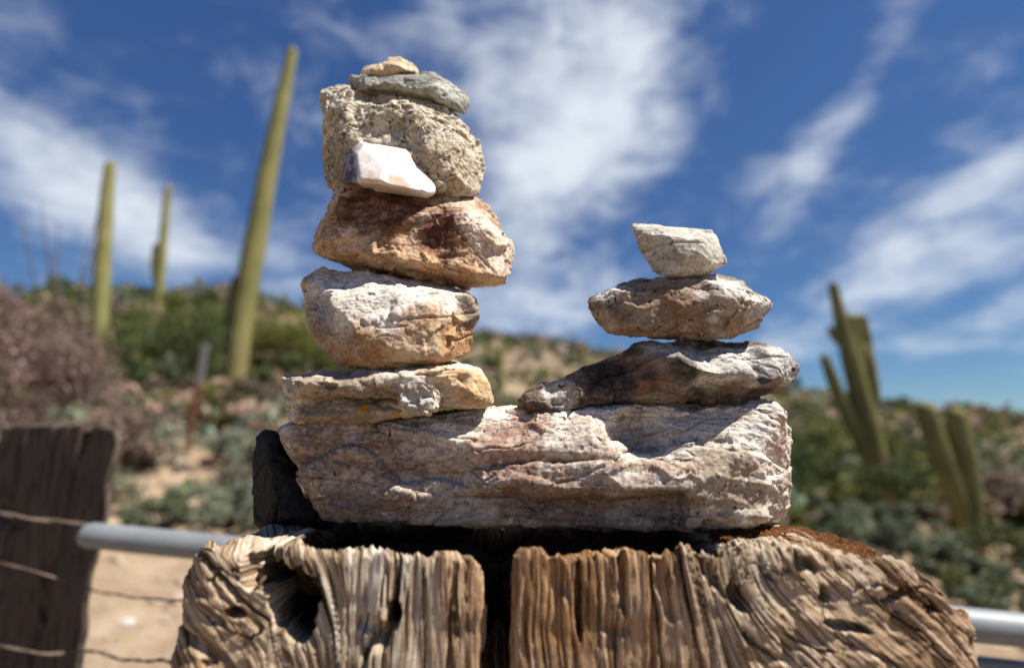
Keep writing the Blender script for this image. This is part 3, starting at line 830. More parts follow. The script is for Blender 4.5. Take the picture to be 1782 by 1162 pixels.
OY = 0.415
rock('boulder_stone', 'chunky cream and tan boulder with a pale sloping top, on the slab', OY, [
    front([(527, 495, 0), (537, 480, 0.005), (561, 468, 0.01), (595, 467, 0.015), (637, 472, 0.02), (673, 475, 0.02), (697, 487, 0.02), (757, 488, 0.015), (811, 508, 0.01), (829, 522), (837, 554), (824, 581), (817, 613), (799, 627), (769, 634, -0.02), (655, 640, -0.03), (607, 639, -0.018), (567, 625), (554, 605), (540, 566)], OY, 0.075, 0.8)
    + [(545, 504, -0.010), (600, 540, -0.032), (637, 552, -0.042), (738, 530, -0.040), (796, 508, -0.020), (640, 622, -0.047), (762, 618, -0.040), (783, 565, -0.034), (584, 598, -0.026), (572, 552, -0.022)],
], m_boulder, dict(lump=(0.0010, 30), chip=(0.0020, 40), strata=(0.0016, 90, (0.25, 0.2, 1)), crack=(0.0008, 30, 0.05), grain=(0.0009, 320)),
     patches=dict(patch_a=[(600, 505, -0.02, 75, 0.9), (690, 510, -0.03, 80, 0.9), (560, 500, -0.01, 40, 0.8), (760, 510, -0.03, 55, 0.75), (600, 560, -0.03, 30, 0.5)],
                  patch_b=[(640, 625, -0.03, 50, 0.6), (800, 600, -0.01, 60, 0.7), (720, 560, -0.04, 28, 0.6), (590, 620, -0.02, 40, 0.5), (750, 545, -0.04, 22, 0.6)],
                  patch_c=[(560, 560, -0.015, 38, 0.6), (820, 540, 0.0, 34, 0.7), (550, 540, -0.01, 26, 0.6)]), seed=41)

NY = 0.437
rock('rust_stone', 'rust and cream block with dark red streaks, fourth from the bottom of the tall stack', NY, [
    front([(538, 427), (549, 407), (580, 350), (588, 328), (598, 322), (649, 326), (691, 335), (704, 343, 0.005), (781, 345, 0.01), (835, 347, 0.01), (856, 361), (880, 386), (895, 428), (891, 478), (872, 496), (811, 501), (763, 493, 0.01), (700, 484, 0.02), (620, 470, 0.02), (585, 455), (547, 439)], NY, 0.075, 0.82)
    + [(560, 425, -0.018), (600, 360, -0.022), (700, 365, -0.034), (800, 372, -0.034), (848, 385, -0.026), (640, 440, -0.038), (752, 458, -0.042), (800, 466, -0.040), (865, 480, -0.024), (590, 440, -0.028)],
], m_brown, dict(lump=(0.0014, 30), chip=(0.0034, 40), strata=(0.0018, 75, (-0.2, 0.2, 1)), crack=(0.0008, 30, 0.05), grain=(0.0011, 320)),
     patches=dict(patch_a=[(620, 350, -0.03, 52, 0.85), (690, 362, -0.035, 55, 0.95), (640, 380, -0.03, 34, 0.8), (770, 375, -0.035, 40, 0.95), (800, 380, -0.035, 38, 0.95), (755, 405, -0.04, 36, 0.95), (775, 430, -0.04, 26, 0.85), (600, 375, -0.025, 28, 0.7), (730, 350, -0.03, 30, 0.8)],
                  patch_b=[(850, 400, -0.02, 60, 0.85), (870, 440, -0.015, 50, 0.75), (800, 347, 0.0, 40, 0.7), (860, 365, -0.01, 30, 0.8)],
                  patch_c=[(690, 420, -0.04, 30, 0.35), (740, 455, -0.04, 30, 0.4), (820, 485, -0.03, 34, 0.3)]), seed=51,
     pits=[(770, 385, -0.038, 15, 0.005), (748, 418, -0.04, 12, 0.006), (662, 414, -0.037, 22, 0.005), (700, 408, -0.04, 14, 0.003)])

rock('granite_stone', 'big rough speckled granite lump behind the white quartz', 0.443, [
    front([(559, 160), (577, 150), (596, 150), (625, 159), (668, 165), (730, 172), (790, 250), (780, 338), (582, 333), (575, 326), (564, 277), (558, 229), (552, 196), (554, 177)], 0.443, 0.06, 0.82) + [(585, 180, -0.020), (650, 190, -0.028), (690, 205, -0.028), (600, 260, -0.024), (640, 300, -0.024), (690, 260, -0.03)],
    front([(668, 167), (712, 163), (731, 165), (765, 178), (796, 195), (820, 221), (837, 263), (846, 285), (846, 304), (837, 335), (829, 344), (755, 341), (680, 338), (600, 310), (610, 220)], 0.443, 0.06, 0.82) + [(720, 190, -0.022), (770, 205, -0.026), (800, 250, -0.028), (740, 260, -0.038), (790, 305, -0.028), (760, 325, -0.024), (700, 240, -0.026)],
], m_granite, dict(lump=(0.0030, 28), chip=(0.0028, 50), knob=(0.0009, 150), strata=(0.0016, 110, (0.5, 0.2, -1)), crack=(0.0008, 34, 0.05), grain=(0.0012, 300)),
     patches=dict(patch_a=[(780, 290, -0.03, 60, 0.6), (720, 290, -0.03, 40, 0.6), (770, 330, -0.02, 40, 0.5)], patch_b=[(580, 280, -0.01, 50, 0.6), (700, 210, -0.028, 24, 0.5), (590, 190, -0.02, 24, 0.4)]), seed=61,
     pits=[(690, 215, -0.03, 20, 0.007), (705, 245, -0.03, 16, 0.006), (650, 225, -0.03, 18, 0.005)])

rock('quartz_stone', 'small smooth white quartz wedge with a brown left face, shade painted in', 0.412, [
    front([(614, 249), (635, 251), (702, 261), (717, 274), (741, 307), (756, 323), (754, 336), (741, 342), (707, 335), (630, 321), (596, 321), (600, 273)], 0.412, 0.024, 0.88) + [(621, 252, -0.012), (630, 314, -0.024), (690, 312, -0.022), (730, 330, -0.018), (690, 270, -0.006), (744, 336, -0.012)],
], m_quartz, dict(lump=(0.0008, 46), chip=(0.0006, 62), grain=(0.00012, 200), chop=(14, 0.0004, 0.0016, 0.022), fract=(2, 0.0012, 0.0005)), patches=dict(patch_a=[(604, 290, -0.008, 30, 1.0), (604, 312, -0.010, 33, 1.0), (609, 266, -0.006, 20, 1.0), (594, 300, 0.004, 30, 1.0)], patch_b=[(690, 330, -0.016, 30, 0.7), (650, 322, -0.016, 20, 0.7)]), voxel=0.0008, seed=71)

rock('schist_stone', 'flat grey layered stone under the topmost pebble', 0.443, [
    front([(612, 145), (614, 138), (640, 131), (700, 129), (751, 130), (770, 139), (790, 160), (784, 181), (729, 164), (668, 166), (626, 160)], 0.443, 0.05, 0.85) + [(640, 150, -0.014), (720, 142, -0.022), (752, 145, -0.022), (730, 160, -0.018)],
    front([(740, 133), (770, 139), (811, 165), (815, 181), (807, 198), (784, 181), (735, 162)], 0.443, 0.04, 0.85) + [(752, 146, -0.020), (795, 172, -0.012), (792, 186, -0.012), (740, 160, -0.020)],
], m_schist, dict(lump=(0.0018, 44), chip=(0.0014, 80), strata=(0.0022, 190, (0.12, 0.3, 1)), grain=(0.0006, 280), chop=(16, 0.0003, 0.0012, 0.022)), patches=dict(patch_a=[(775, 160, -0.015, 32, 0.8)]), voxel=0.00085, seed=81)

rock('pebble_stone', 'tiny cream pebble at the very top of the tall stack', 0.443, [
    front([(629, 124), (636, 119), (668, 113), (680, 120), (680, 131), (630, 131)], 0.443, 0.02, 0.85) + [(650, 123, -0.008)],
    front([(664, 113), (678, 103), (695, 103), (717, 113), (728, 125), (726, 131), (660, 131)], 0.443, 0.026, 0.85) + [(690, 115, -0.012), (710, 124, -0.010)],
], m_pebble, dict(lump=(0.0014, 80), knob=(0.0010, 190), grain=(0.0006, 300), chop=(12, 0.0004, 0.0012, 0.012), fract=(2, 0.001, 0.0005)), voxel=0.0008, seed=91)

RY = 0.425
rock('layered_stone', 'long dark layered stone with a pale top, lowest of the short stack', RY, [
    # body
    front([(1077, 622), (1100, 605), (1122, 594, 0.01), (1167, 591, 0.015), (1304, 597, 0.015), (1361, 603, 0.01), (1377, 614), (1392, 634), (1383, 659), (1367, 675), (1326, 685), (1240, 690), (1135, 697), (1060, 706), (1040, 690)], RY, 0.075, 0.86) + [(1112, 608, -0.012), (1186, 617, -0.030), (1200, 632, -0.034), (1262, 648, -0.034), (1304, 652, -0.030), (1352, 656, -0.018), (1240, 680, -0.020), (1140, 690, -0.014), (1120, 650, -0.018)],
    # tail to the left
    front([(908, 690), (921, 677), (956, 667), (1007, 657), (1039, 645), (1090, 618), (1110, 697), (1052, 709), (963, 722), (931, 730), (908, 726)], RY, 0.05, 0.86) + [(920, 700, -0.016), (960, 690, -0.020), (1050, 680, -0.018), (1060, 705, -0.012), (950, 718, -0.014)],
    # foot under the right end
    front([(1215, 688), (1310, 682), (1320, 690), (1294, 708), (1225, 706)], RY, 0.07, 0.9),
], m_long, dict(lump=(0.0012, 32), chip=(0.0020, 44), strata=(0.0028, 100, (-0.28, 0.2, 1)), crack=(0.0008, 42, 0.05), grain=(0.0008, 300)),
     patches=dict(patch_a=[(1150, 603, 0.0, 45, 0.85), (1230, 615, -0.015, 60, 0.95), (1300, 620, -0.015, 50, 0.95), (1360, 625, -0.005, 40, 0.9), (1265, 635, -0.03, 35, 0.8), (970, 676, -0.015, 30, 0.8), (985, 695, -0.02, 22, 0.7), (1370, 655, -0.01, 25, 0.6), (1200, 605, 0.0, 45, 0.9)],
                  patch_b=[(1060, 660, -0.01, 50, 0.9), (1110, 660, -0.015, 36, 0.7), (1190, 645, -0.03, 26, 0.8), (1325, 640, -0.022, 17, 0.95), (1330, 655, -0.022, 16, 0.95), (1060, 695, -0.012, 55, 0.8), (1040, 640, 0.0, 40, 0.8)],
                  patch_c=[(1128, 638, -0.015, 14, 0.55), (1150, 662, -0.018, 12, 0.5), (1120, 676, -0.013, 13, 0.5), (1165, 650, -0.02, 9, 0.5)]), seed=101, pits=[(1322, 642, -0.024, 13, 0.008)])

rock('gneiss_stone', 'brown boat shaped stone in the middle of the short stack', 0.42, [
    front([(1024, 518), (1039, 511), (1077, 494), (1097, 483), (1135, 478), (1224, 481), (1296, 482), (1303, 497), (1308, 512), (1290, 575), (1275, 589), (1249, 589), (1160, 586), (1116, 580), (1084, 580), (1058, 582), (1046, 573), (1031, 539)], 0.42, 0.065, 0.84)
    + [(1050, 525, -0.014), (1095, 500, -0.020), (1180, 495, -0.028), (1262, 505, -0.030), (1290, 520, -0.024), (1250, 575, -0.026), (1150, 570, -0.024), (1070, 565, -0.016)],
    front([(1270, 490), (1310, 511), (1332, 514), (1344, 526), (1338, 539), (1307, 570), (1275, 589), (1240, 580)], 0.42, 0.05, 0.84) + [(1300, 525, -0.020), (1325, 528, -0.012), (1270, 570, -0.022)],
], m_rbrown, dict(lump=(0.0010, 34), chip=(0.0020, 44), strata=(0.0014, 90, (0.25, 0.2, 1)), crack=(0.0008, 34, 0.05), grain=(0.0009, 300)),
     patches=dict(patch_a=[(1055, 510, -0.008, 26, 0.9), (1080, 498, -0.01, 20, 0.7), (1265, 492, -0.015, 42, 0.95), (1295, 500, -0.015, 34, 0.9), (1325, 525, -0.01, 26, 0.9), (1310, 545, -0.012, 20, 0.6), (1222, 512, -0.03, 14, 0.9), (1240, 555, -0.027, 9, 0.8)],
                  patch_b=[(1200, 540, -0.028, 40, 0.4), (1290, 575, -0.015, 30, 0.5), (1140, 520, -0.025, 40, 0.35)]), seed=111)

rock('grey_stone', 'pale grey faceted stone topping the short stack', 0.415, [
    front([(1099, 394, 0.005), (1116, 392, 0.012), (1240, 400, 0.01), (1251, 427), (1263, 456), (1260, 464), (1233, 475), (1186, 485), (1170, 484), (1151, 481), (1135, 469), (1118, 449), (1110, 430), (1103, 414)], 0.415, 0.048, 0.82)
    + [(1137, 398, -0.004), (1142, 420, -0.018), (1175, 419, -0.026), (1222, 416, -0.020), (1228, 428, -0.020), (1205, 463, -0.026), (1234, 457, -0.016), (1148, 470, -0.016), (1175, 478, -0.016)],
], m_rtop, dict(lump=(0.0005, 40), chip=(0.0008, 50), strata=(0.0006, 130, (0.4, 0.2, 1)), grain=(0.0006, 300), chop=(22, 0.0005, 0.0018, 0.028)), patches=dict(patch_a=[(1112, 420, 0.0, 24, 0.45), (1185, 440, -0.026, 14, 0.5)]), voxel=0.0008, seed=121)

# ------------------------------------------------------------------ background: gate pipe, old post, wires
def metal_mat(name, stops, scale, rough, metal=0.0):
    m, t, b = new_mat(name, rough, 0.5); b.inputs['Metallic'].default_value = metal
    tc = t.n('ShaderNodeTexCoord'); o = tc.outputs['Object']
    t.link(t.ramp(t.noise(o, scale, 6, 0.65), stops), b.inputs['Base Color'])
    bump(t, b, t.noise(o, scale * 8, 4, 0.7), 0.25, 0.001)
    return m


m_pipe = metal_mat('galvanised_pipe', [(0.35, (0.15, 0.16, 0.17)), (0.5, (0.19, 0.205, 0.215)), (0.72, (0.23, 0.24, 0.25))], 9, 0.55, 0.1)
m_rust = metal_mat('rusty_iron', [(0.3, (0.10, 0.035, 0.02)), (0.55, (0.21, 0.085, 0.05)), (0.75, (0.30, 0.14, 0.09))], 18, 0.85)
m_wire = metal_mat('rusty_wire', [(0.3, (0.06, 0.04, 0.03)), (0.7, (0.16, 0.115, 0.08))], 40, 0.6, 0.2)
m_greypaint = metal_mat('weathered_grey_steel', [(0.3, (0.15, 0.135, 0.12)), (0.7, (0.30, 0.28, 0.26))], 20, 0.7, 0.1)


def gate():
    A = P(160, 931, 1.015); B = P(1782, 1096, 0.80); d = (B - A)
    pts = [A + d * t_ for t_ in np.linspace(0, 1.55, 40)]
    mid = pts[20]
    root = empty('pipe_gate', (mid[0], mid[1], gz(mid[0], mid[1])), 'grey galvanised pipe gate rail running behind the split post', 'gate')
    base = np.array(root.location)
    rr = 0.0228
    ax = d / np.linalg.norm(d)
    path = [A - ax * rr * 0.8, A - ax * rr * 0.72, A - ax * rr * 0.45] + pts
    rad = [rr * 0.35, rr * 0.66, rr * 0.90] + [rr] * len(pts)
    v, f = tube(path, rad, 24); link('top_rail', poly_mesh('top_rail', v - base, f), m_pipe, root)
    lo = P(1740, 1160, 0.82); a2 = lo - ax * 0.42; b2 = lo + ax * 0.95
    v, f = tube([a2 + (b2 - a2) * t_ for t_ in np.linspace(0, 1, 30)], 0.012, 16); link('lower_rod', poly_mesh('lower_rod', v - base, f), m_pipe, root)
    e = pts[-3]
    z = np.linspace(e[2] - 0.005, gz(e[0], e[1]) - 0.05, 20)
    v, f = tube([np.array([e[0], e[1], q]) for q in z], 0.03, 20); link('upright', poly_mesh('upright', v - base, f), m_pipe, root)


gate()


def old_post():
    x0, x1 = P(-150, 900, 1.08)[0], P(196, 900, 1.08)[0]
    y0, y1 = 1.075, 1.36
    base = np.array([(x0 + x1) / 2, (y0 + y1) / 2, 0.0]); base[2] = gz(base[0], base[1])
    root = empty('old_timber_post', tuple(base), 'dark square old timber fence post at the left edge', 'post')
    zt = P(100, 740, 1.08)[2]
    poly = rounded([(x0, y0 + 0.14), (x1, y0 - 0.01), (x1 * y1 / y0 - 0.06, y1), (x0 - 0.06, y1 + 0.1)], [0.03, 0.015, 0.03, 0.03])
    out = resample(poly, 0.004)
    ztop = lambda x, y: zt + 0.006 * fbm(np.stack([x * 14, y * 14, 0 * x], 1), 3, 3) - 0.010 * sstep(x, x1 - 0.08, x1) * 1.0
    flow = lambda v: v[:, 0] + 0.4 * v[:, 1] + 0.012 * fbm(np.stack([v[:, 0] * 6, v[:, 1] * 6, v[:, 2] * 2], 1), 3, 4)
    def disp(v, nm, g):
        z = v[:, 2]
        d = 0.007 * fbm(np.stack([g * 22, z * 1.6, 0 * z], 1), 3, 5, 0.65) + 0.003 * fbm(np.stack([g * 90, z * 5, 0 * z], 1), 2, 6)
        cr = np.abs(vnoise(np.stack([g * 20, z * 1.5, 0 * z], 1), 7)); d -= 0.02 * (1 - sstep(cr, 0, 0.06))
        w = v + nm * d[:, None]
        k = sstep(v[:, 0], x1 - 0.10, x1 - 0.01)                      # the right edge is worn away further down
        w[:, 0] -= k * (0.014 * sstep(zt - z, 0.16, 0.30) + 0.010 * fbm(np.stack([z * 14, z * 0, v[:, 1] * 5], 1), 3, 9))
        return w
    me, vv = timber(out, ztop, base[2] - 0.3, 120, 0.005, 0.008, disp, 'timber', m_oldpost, root, base, flow)
    set_attr(me, 'warm', np.zeros(len(vv)))
    link('timber', me, m_oldpost, root)
    return x0, x1


old_post()


def wire(label, px, r=0.0028, wig=0.002):
    pts = [P(a, b, y) for a, b, y in px]
    path = []
    for i in range(len(pts) - 1):
        n = max(3, int(np.linalg.norm(pts[i + 1] - pts[i]) / 0.012))
        for k in range(n): path.append(pts[i] + (pts[i + 1] - pts[i]) * k / n)
    path.append(pts[-1]); path = np.array(path)
    q = np.stack([path[:, 0] * 14, path[:, 1] * 14, path[:, 2] * 3], 1)
    path = path + np.stack([0 * q[:, 0], wig * fbm(q, 2, 7), wig * 2.2 * fbm(q, 2, 8)], 1)
    for _ in range(4): path[1:-1] = 0.25 * path[:-2] + 0.5 * path[1:-1] + 0.25 * path[2:]
    parts = []
    for ph in (0, math.pi):                                            # two strands twisted together
        s_ = np.concatenate([[0], np.cumsum(np.linalg.norm(np.diff(path, axis=0), axis=1))]) * 55 + ph
        off = np.stack([0 * s_, np.cos(s_), np.sin(s_)], 1) * r * 0.75
        parts.append(tube(path + off, r, 6))
    v, f = merge(parts); b = v.mean(0)
    o = link('fence_wire', poly_mesh('fence_wire', v - b, f), m_wire, loc=b)
    tag(o, label, 'wire', 'wires strung across the old post')


wire('thick rusty wire crossing the old post to the pipe end', [(-420, 860, 1.02), (0, 892, 0.965), (45, 906, 0.98), (95, 908, 1.0), (150, 912, 1.015), (175, 918, 1.02)], 0.0024, 0.003)
wire('thin dark wire sloping down across the middle of the old post', [(-420, 880, 1.04), (20, 985, 0.97), (90, 1003, 1.0), (172, 1030, 1.04), (300, 1045, 0.85), (430, 1060, 0.58)], 0.0011)
wire('lowest rusty wire near the bottom of the old post', [(-420, 1090, 1.02), (0, 1122, 0.965), (70, 1140, 0.98), (150, 1128, 1.03), (240, 1150, 0.88), (430, 1170, 0.58)], 0.0016, 0.003)

# ------------------------------------------------------------------ cacti
def cactus_mat():
    m, t, b = new_mat('saguaro_skin', 0.75, 0.2)
    tc = t.n('ShaderNodeTexCoord'); o = tc.outputs['Object']
    c = t.ramp(t.noise(o, 2.2, 6, 0.65), [(0.3, (0.085, 0.090, 0.026)), (0.5, (0.155, 0.150, 0.046)), (0.7, (0.225, 0.20, 0.072))])
    c = t.mix(t.step(t.noise(o, 3.4, 6, 0.7), 0.55, 0.70, 0, 0.75), c, (0.17, 0.12, 0.07))
    c = t.mix(t.step(t.noise(o, 5.5, 6, 0.7), 0.60, 0.72, 0, 0.7), c, (0.05, 0.05, 0.022))
    rib = t.attr('rib')
    c = t.mix(t.math('MULTIPLY', rib, 0.42), c, (0.34, 0.30, 0.15))       # straw spines along the ribs
    c = t.mix(t.attr('cork'), c, (0.26, 0.17, 0.105))
    t.link(c, b.inputs['Base Color'])
    bump(t, b, t.noise(o, 60, 4, 0.7), 0.4, 0.01)
    return m


m_cactus = cactus_mat()


def ribbed(path, rad, ribs=16, n=64, cork=0.0):
    path = np.asarray(path, float)
    # resample smoothly
    for _ in range(2):
        q = [path[0]]
        for i in range(len(path) - 1): q += [path[i] * 0.75 + path[i + 1] * 0.25, path[i] * 0.25 + path[i + 1] * 0.75]
        q.append(path[-1]); path = np.array(q)
        r2 = [rad[0]]
        for i in range(len(rad) - 1): r2 += [rad[i] * 0.75 + rad[i + 1] * 0.25, rad[i] * 0.25 + rad[i + 1] * 0.75]
        r2.append(rad[-1]); rad = np.array(r2)
    L = np.concatenate([[0], np.cumsum(np.linalg.norm(np.diff(path, axis=0), axis=1))])
    m = max(14, int(L[-1] / 0.12)); s = np.concatenate([np.linspace(0, L[-1] * 0.9, m), L[-1] - 0.1 * L[-1] * np.linspace(0.85, 0, 9) ** 2])
    pts = np.stack([np.interp(s, L, path[:, k]) for k in range(3)], 1); rr = np.interp(s, L, rad)
    rt = rr[-1]; dtop = L[-1] - s
    rr = rr * np.where(dtop < rt * 1.2, np.sqrt(np.clip(1 - (1 - dtop / (rt * 1.2)) ** 2, 0.0016, 1)), 1)
    v, f = tube(pts, 1.0, n)
    ang = np.arange(n) * 2 * math.pi / n
    prof = 1 + 0.075 * (np.abs(np.cos(ang * ribs / 2)) ** 0.8 - 0.5) * 2
    rib = sstep(np.abs(np.cos(ang * ribs / 2)), 0.75, 1.0)
    out = v.copy()
    for i in range(len(pts)):
        out[i * n:(i + 1) * n] = pts[i] + (v[i * n:(i + 1) * n] - pts[i]) * (rr[i] * prof)[:, None]
    ribv = np.concatenate([np.tile(rib, len(pts)), [0, 0]])
    ck = np.concatenate([np.repeat(cork * (1 - sstep(s, 0.10 * L[-1], 0.34 * L[-1])), n), [cork, 0]])
    return out, f, ribv, ck


def saguaro(label, Y, trunk, arms, group='saguaros standing in the desert', cork=0.5, n=64):
    """trunk / arms: lists of (px, py, radius px[, dY])"""
    def cv(l): return [P(q[0], q[1], Y + (q[3] if len(q) > 3 else 0)) for q in l], [q[2] * Y / FPX for q in l]
    tp, tr = cv(trunk)
    g = gz(tp[0][0], tp[0][1])
    tp[0] = np.array([tp[0][0], tp[0][1], g - 0.06]) if abs(tp[0][2] - g) < 1.5 else tp[0]
    if tp[0][2] > g: tp.insert(0, np.array([tp[0][0], tp[0][1], g - 0.1])); tr.insert(0, tr[0])
    base = np.array([tp[0][0], tp[0][1], g])
    root = empty('saguaro_cactus', tuple(base), label, 'cactus', group)
    for k, (pp, rr) in enumerate([(tp, tr)] + [cv(a) for a in arms]):
        v, f, rb, ck = ribbed(pp, rr, 16, n, cork if k == 0 else 0.0)
        me = poly_mesh('trunk' if k == 0 else 'arm', v - base, f)
        set_attr(me, 'rib', rb); set_attr(me, 'cork', ck)
        link('trunk' if k == 0 else 'arm', me, m_cactus, root)
    return root


saguaro('tallest saguaro, a single bare column left of the tall stack', 8.8, [(402, 705, 16), (413, 610, 18), (420, 560, 17), (437, 460, 19), (452, 380, 17), (466, 300, 16), (494, 160, 12), (511, 82, 9)], [[(404, 650, 4), (400, 610, 11), (402, 560, 13), (408, 520, 12), (413, 480, 8)]], cork=0.15)
saguaro('yellow green saguaro column rising from the pinkish bush', 11.0, [(170, 690, 11), (174, 540, 12), (181, 420, 12), (187, 330, 10), (193, 280, 8)], [], cork=0.0)
saguaro('slim saguaro with one small arm on the left skyline', 17.0, [(277, 560, 5), (278, 500, 7), (283, 430, 7), (289, 360, 6), (293, 322, 5)], [[(280, 500, 3), (272, 488, 6), (270, 460, 7), (272, 424, 5)]], cork=0.8)
saguaro('many armed saguaro right of the short stack', 8.7, [(1545, 905, 12.9), (1528, 810, 16.3), (1505, 720, 16.3), (1484, 640, 14.6), (1464, 560, 11.2), (1448, 490, 6.9)],
        [[(1530, 840, 6.9), (1510, 790, 12.0), (1474, 720, 11.2), (1448, 660, 9.5), (1433, 616, 6.9)],
         [(1490, 680, 6.9), (1494, 650, 11.2), (1490, 600, 10.3), (1481, 546, 8.6)],
         [(1500, 690, 6.0, 0.1), (1512, 660, 10.3, 0.15), (1508, 600, 10.3, 0.15), (1497, 546, 8.6, 0.15)],
         [(1500, 600, 5.2, 0.1), (1514, 620, 7.7, 0.05), (1520, 660, 7.7, 0), (1526, 706, 6.9, 0)],
         [(1478, 612, 5.2), (1462, 596, 6.9), (1450, 582, 6.9), (1443, 568, 5.2)]], cork=0.7)
saguaro('short saguaro with two parallel stems at the right edge', 7.5, [(1698, 970, 15), (1690, 880, 16), (1678, 800, 17), (1668, 750, 16), (1662, 708, 13)], [[(1695, 950, 10), (1672, 880, 14), (1640, 800, 15), (1618, 740, 15), (1606, 698, 13)]], cork=0.5)
FAR = [(498, 640, 548, 30, 4, 'small far saguaro, first to the right of the tall saguaro'), (522, 640, 540, 34, 4, 'small far saguaro just left of the tan boulder'), (548, 640, 560, 30, 4, 'small far saguaro touching the left outline of the tan boulder'),
       (850, 690, 596, 60, 5, 'small far saguaro just right of the tan boulder on the hill'), (872, 720, 604, 40, 6, 'far saguaro on the slope between the two stacks'), (1016, 660, 602, 70, 5, 'far saguaro on the skyline left of the short stack'),
       (1030, 680, 626, 80, 4, 'smaller far saguaro below the skyline left of the short stack'), (1404, 735, 682, 90, 3, 'far saguaro on the skyline right of the short stack')]
for (px, pb, pt, Y, w, lab) in FAR:
    x = P(px, pb, Y)[0]; g = gz(x, Y); pb2 = 745 - (g - 1.25) / Y * FPX
    saguaro(lab, Y, [(px, pb2, w * 0.9), (px, (pb2 + pt) / 2, w), (px + 1, pt, w * 0.7)], [], n=32, cork=0.0, group='small saguaros on the far slopes')

# ------------------------------------------------------------------ shrubs
m_leaf, t_, b_ = new_mat('shrub_leaves', 0.7, 0.15)
ca = t_.n('ShaderNodeAttribute'); ca.attribute_name = 'col'
t_.link(ca.outputs['Color'], b_.inputs['Base Color'])
trn = t_.n('ShaderNodeBsdfTranslucent'); t_.link(ca.outputs['Color'], trn.inputs['Color'])
mx = t_.n('ShaderNodeMixShader'); mx.inputs[0].default_value = 0.28
outn = m_leaf.node_tree.nodes['Material Output']
t_.link(b_.outputs[0], mx.inputs[1]); t_.link(trn.outputs[0], mx.inputs[2]); t_.link(mx.outputs[0], outn.inputs[0])
m_twig, t2, b2 = new_mat('twig_bark', 0.9, 0.1)
tcn = t2.n('ShaderNodeTexCoord')
t2.link(t2.ramp(t2.noise(tcn.outputs['Object'], 30, 4, 0.6), [(0.3, (0.045, 0.032, 0.026)), (0.7, (0.12, 0.09, 0.07))]), b2.inputs['Base Color'])
rng = np.random.default_rng(7)


def leaf_quads(c, size, rng, long=1.8):
    n = len(c)
    a = rng.normal(size=(n, 3)); a /= np.linalg.norm(a, axis=1)[:, None]
    b = rng.normal(size=(n, 3)); b = np.cross(a, b); b /= np.linalg.norm(b, axis=1)[:, None]
    s = size * rng.uniform(0.6, 1.35, (n, 1))
    v = np.stack([c - a * s * long * 0.5, c + b * s * 0.5 + a * s * 0.1, c + a * s * long * 0.5, c - b * s * 0.5 + a * s * 0.1], 1).reshape(-1, 3)
    return v, np.arange(4 * n).reshape(-1, 4)


def crown_points(w, h, n, rng, blobs=14, low=0.12):
    cs = np.stack([rng.normal(0, 0.27, blobs) * w, rng.normal(0, 0.27, blobs) * w, h * rng.uniform(low + 0.1, 0.86, blobs)], 1)
    rad = rng.uniform(0.13, 0.26, blobs) * min(w, h * 1.2)
    k = rng.integers(0, blobs, n)
    dv = rng.normal(size=(n, 3)); dv /= np.linalg.norm(dv, axis=1)[:, None]
    r = rad[k] * rng.uniform(0.25, 1.1, n) ** 0.6
    p = cs[k] + dv * r[:, None] * np.array([1, 1, 0.85])
    p[:, 2] = np.clip(p[:, 2], 0.02, None)
    return p, cs


def bush(label, px, Y, w, h, cols, leaf=0.03, n=3500, name='desert_shrub', group='shrubs round the gate', upright=False):
    x = P(px, 800, Y)[0]; g = gz(x, Y); base = np.array([x, Y, g - 0.02])
    root = empty(name, tuple(base), label, 'shrub', group)
    p, cs = crown_points(w, h, n, rng, 16)
    v, f = leaf_quads(p, leaf, rng, 2.0)
    cols = np.array(cols); ci = rng.integers(0, len(cols), n)
    cc = cols[ci] * rng.uniform(0.7, 1.3, (n, 1))
    me = mesh_from('foliage', v, f, False); set_col(me, 'col', np.repeat(cc, 4, axis=0)); link('foliage', me, m_leaf, root)
    parts = []
    for c in cs:
        m_ = np.array([c[0] * 0.35, c[1] * 0.35, c[2] * 0.5])
        path = [np.array([0, 0, -0.04]), m_ * 0.5 + rng.normal(0, 0.01, 3), m_, (m_ + c) / 2 + rng.normal(0, 0.02, 3), c]
        parts.append(tube(path, [0.014, 0.012, 0.009, 0.006, 0.003], 5))
        for q in range(3):
            e = c + rng.normal(0, 0.12, 3) * w
            parts.append(tube([c * 0.8, (c + e) / 2, e], [0.005, 0.004, 0.002], 4))
    v, f = merge(parts); link('stems', poly_mesh('stems', v, f), m_twig, root)
    return root


GRN = [(0.072, 0.098, 0.031), (0.098, 0.117, 0.039), (0.052, 0.073, 0.026)]
OLV = [(0.163, 0.169, 0.044), (0.202, 0.195, 0.055), (0.117, 0.130, 0.039)]
GRY = [(0.202, 0.227, 0.156), (0.247, 0.267, 0.195), (0.143, 0.166, 0.111)]
MAU = [(0.176, 0.107, 0.098), (0.227, 0.150, 0.137), (0.117, 0.081, 0.065), (0.312, 0.215, 0.195), (0.111, 0.104, 0.058)]
DRY = [(0.390, 0.286, 0.208), (0.325, 0.227, 0.176), (0.468, 0.364, 0.273)]
bush('large pinkish brown bush behind the old post', 95, 5.0, 1.75, 2.0, MAU, 0.026, 9000)
bush('pinkish brown bush at the far left edge of the frame', -60, 5.6, 1.6, 2.0, MAU, 0.026, 7000)
bush('grey green low bush tucked behind the top of the old post', 70, 4.0, 1.0, 0.75, GRY + GRN, 0.022, 4000)
bush('dark green shrub between the pinkish bush and the rusty steel post', 262, 7.6, 1.45, 1.7, GRN, 0.03, 6500)
bush('dry pinkish twiggy shrub in front of the dark green shrub', 226, 6.0, 0.62, 0.85, DRY + MAU, 0.022, 2200)
bush('yellow green tree like shrub left of the tallest saguaro', 360, 11.0, 1.9, 1.8, OLV + GRN, 0.04, 6000)
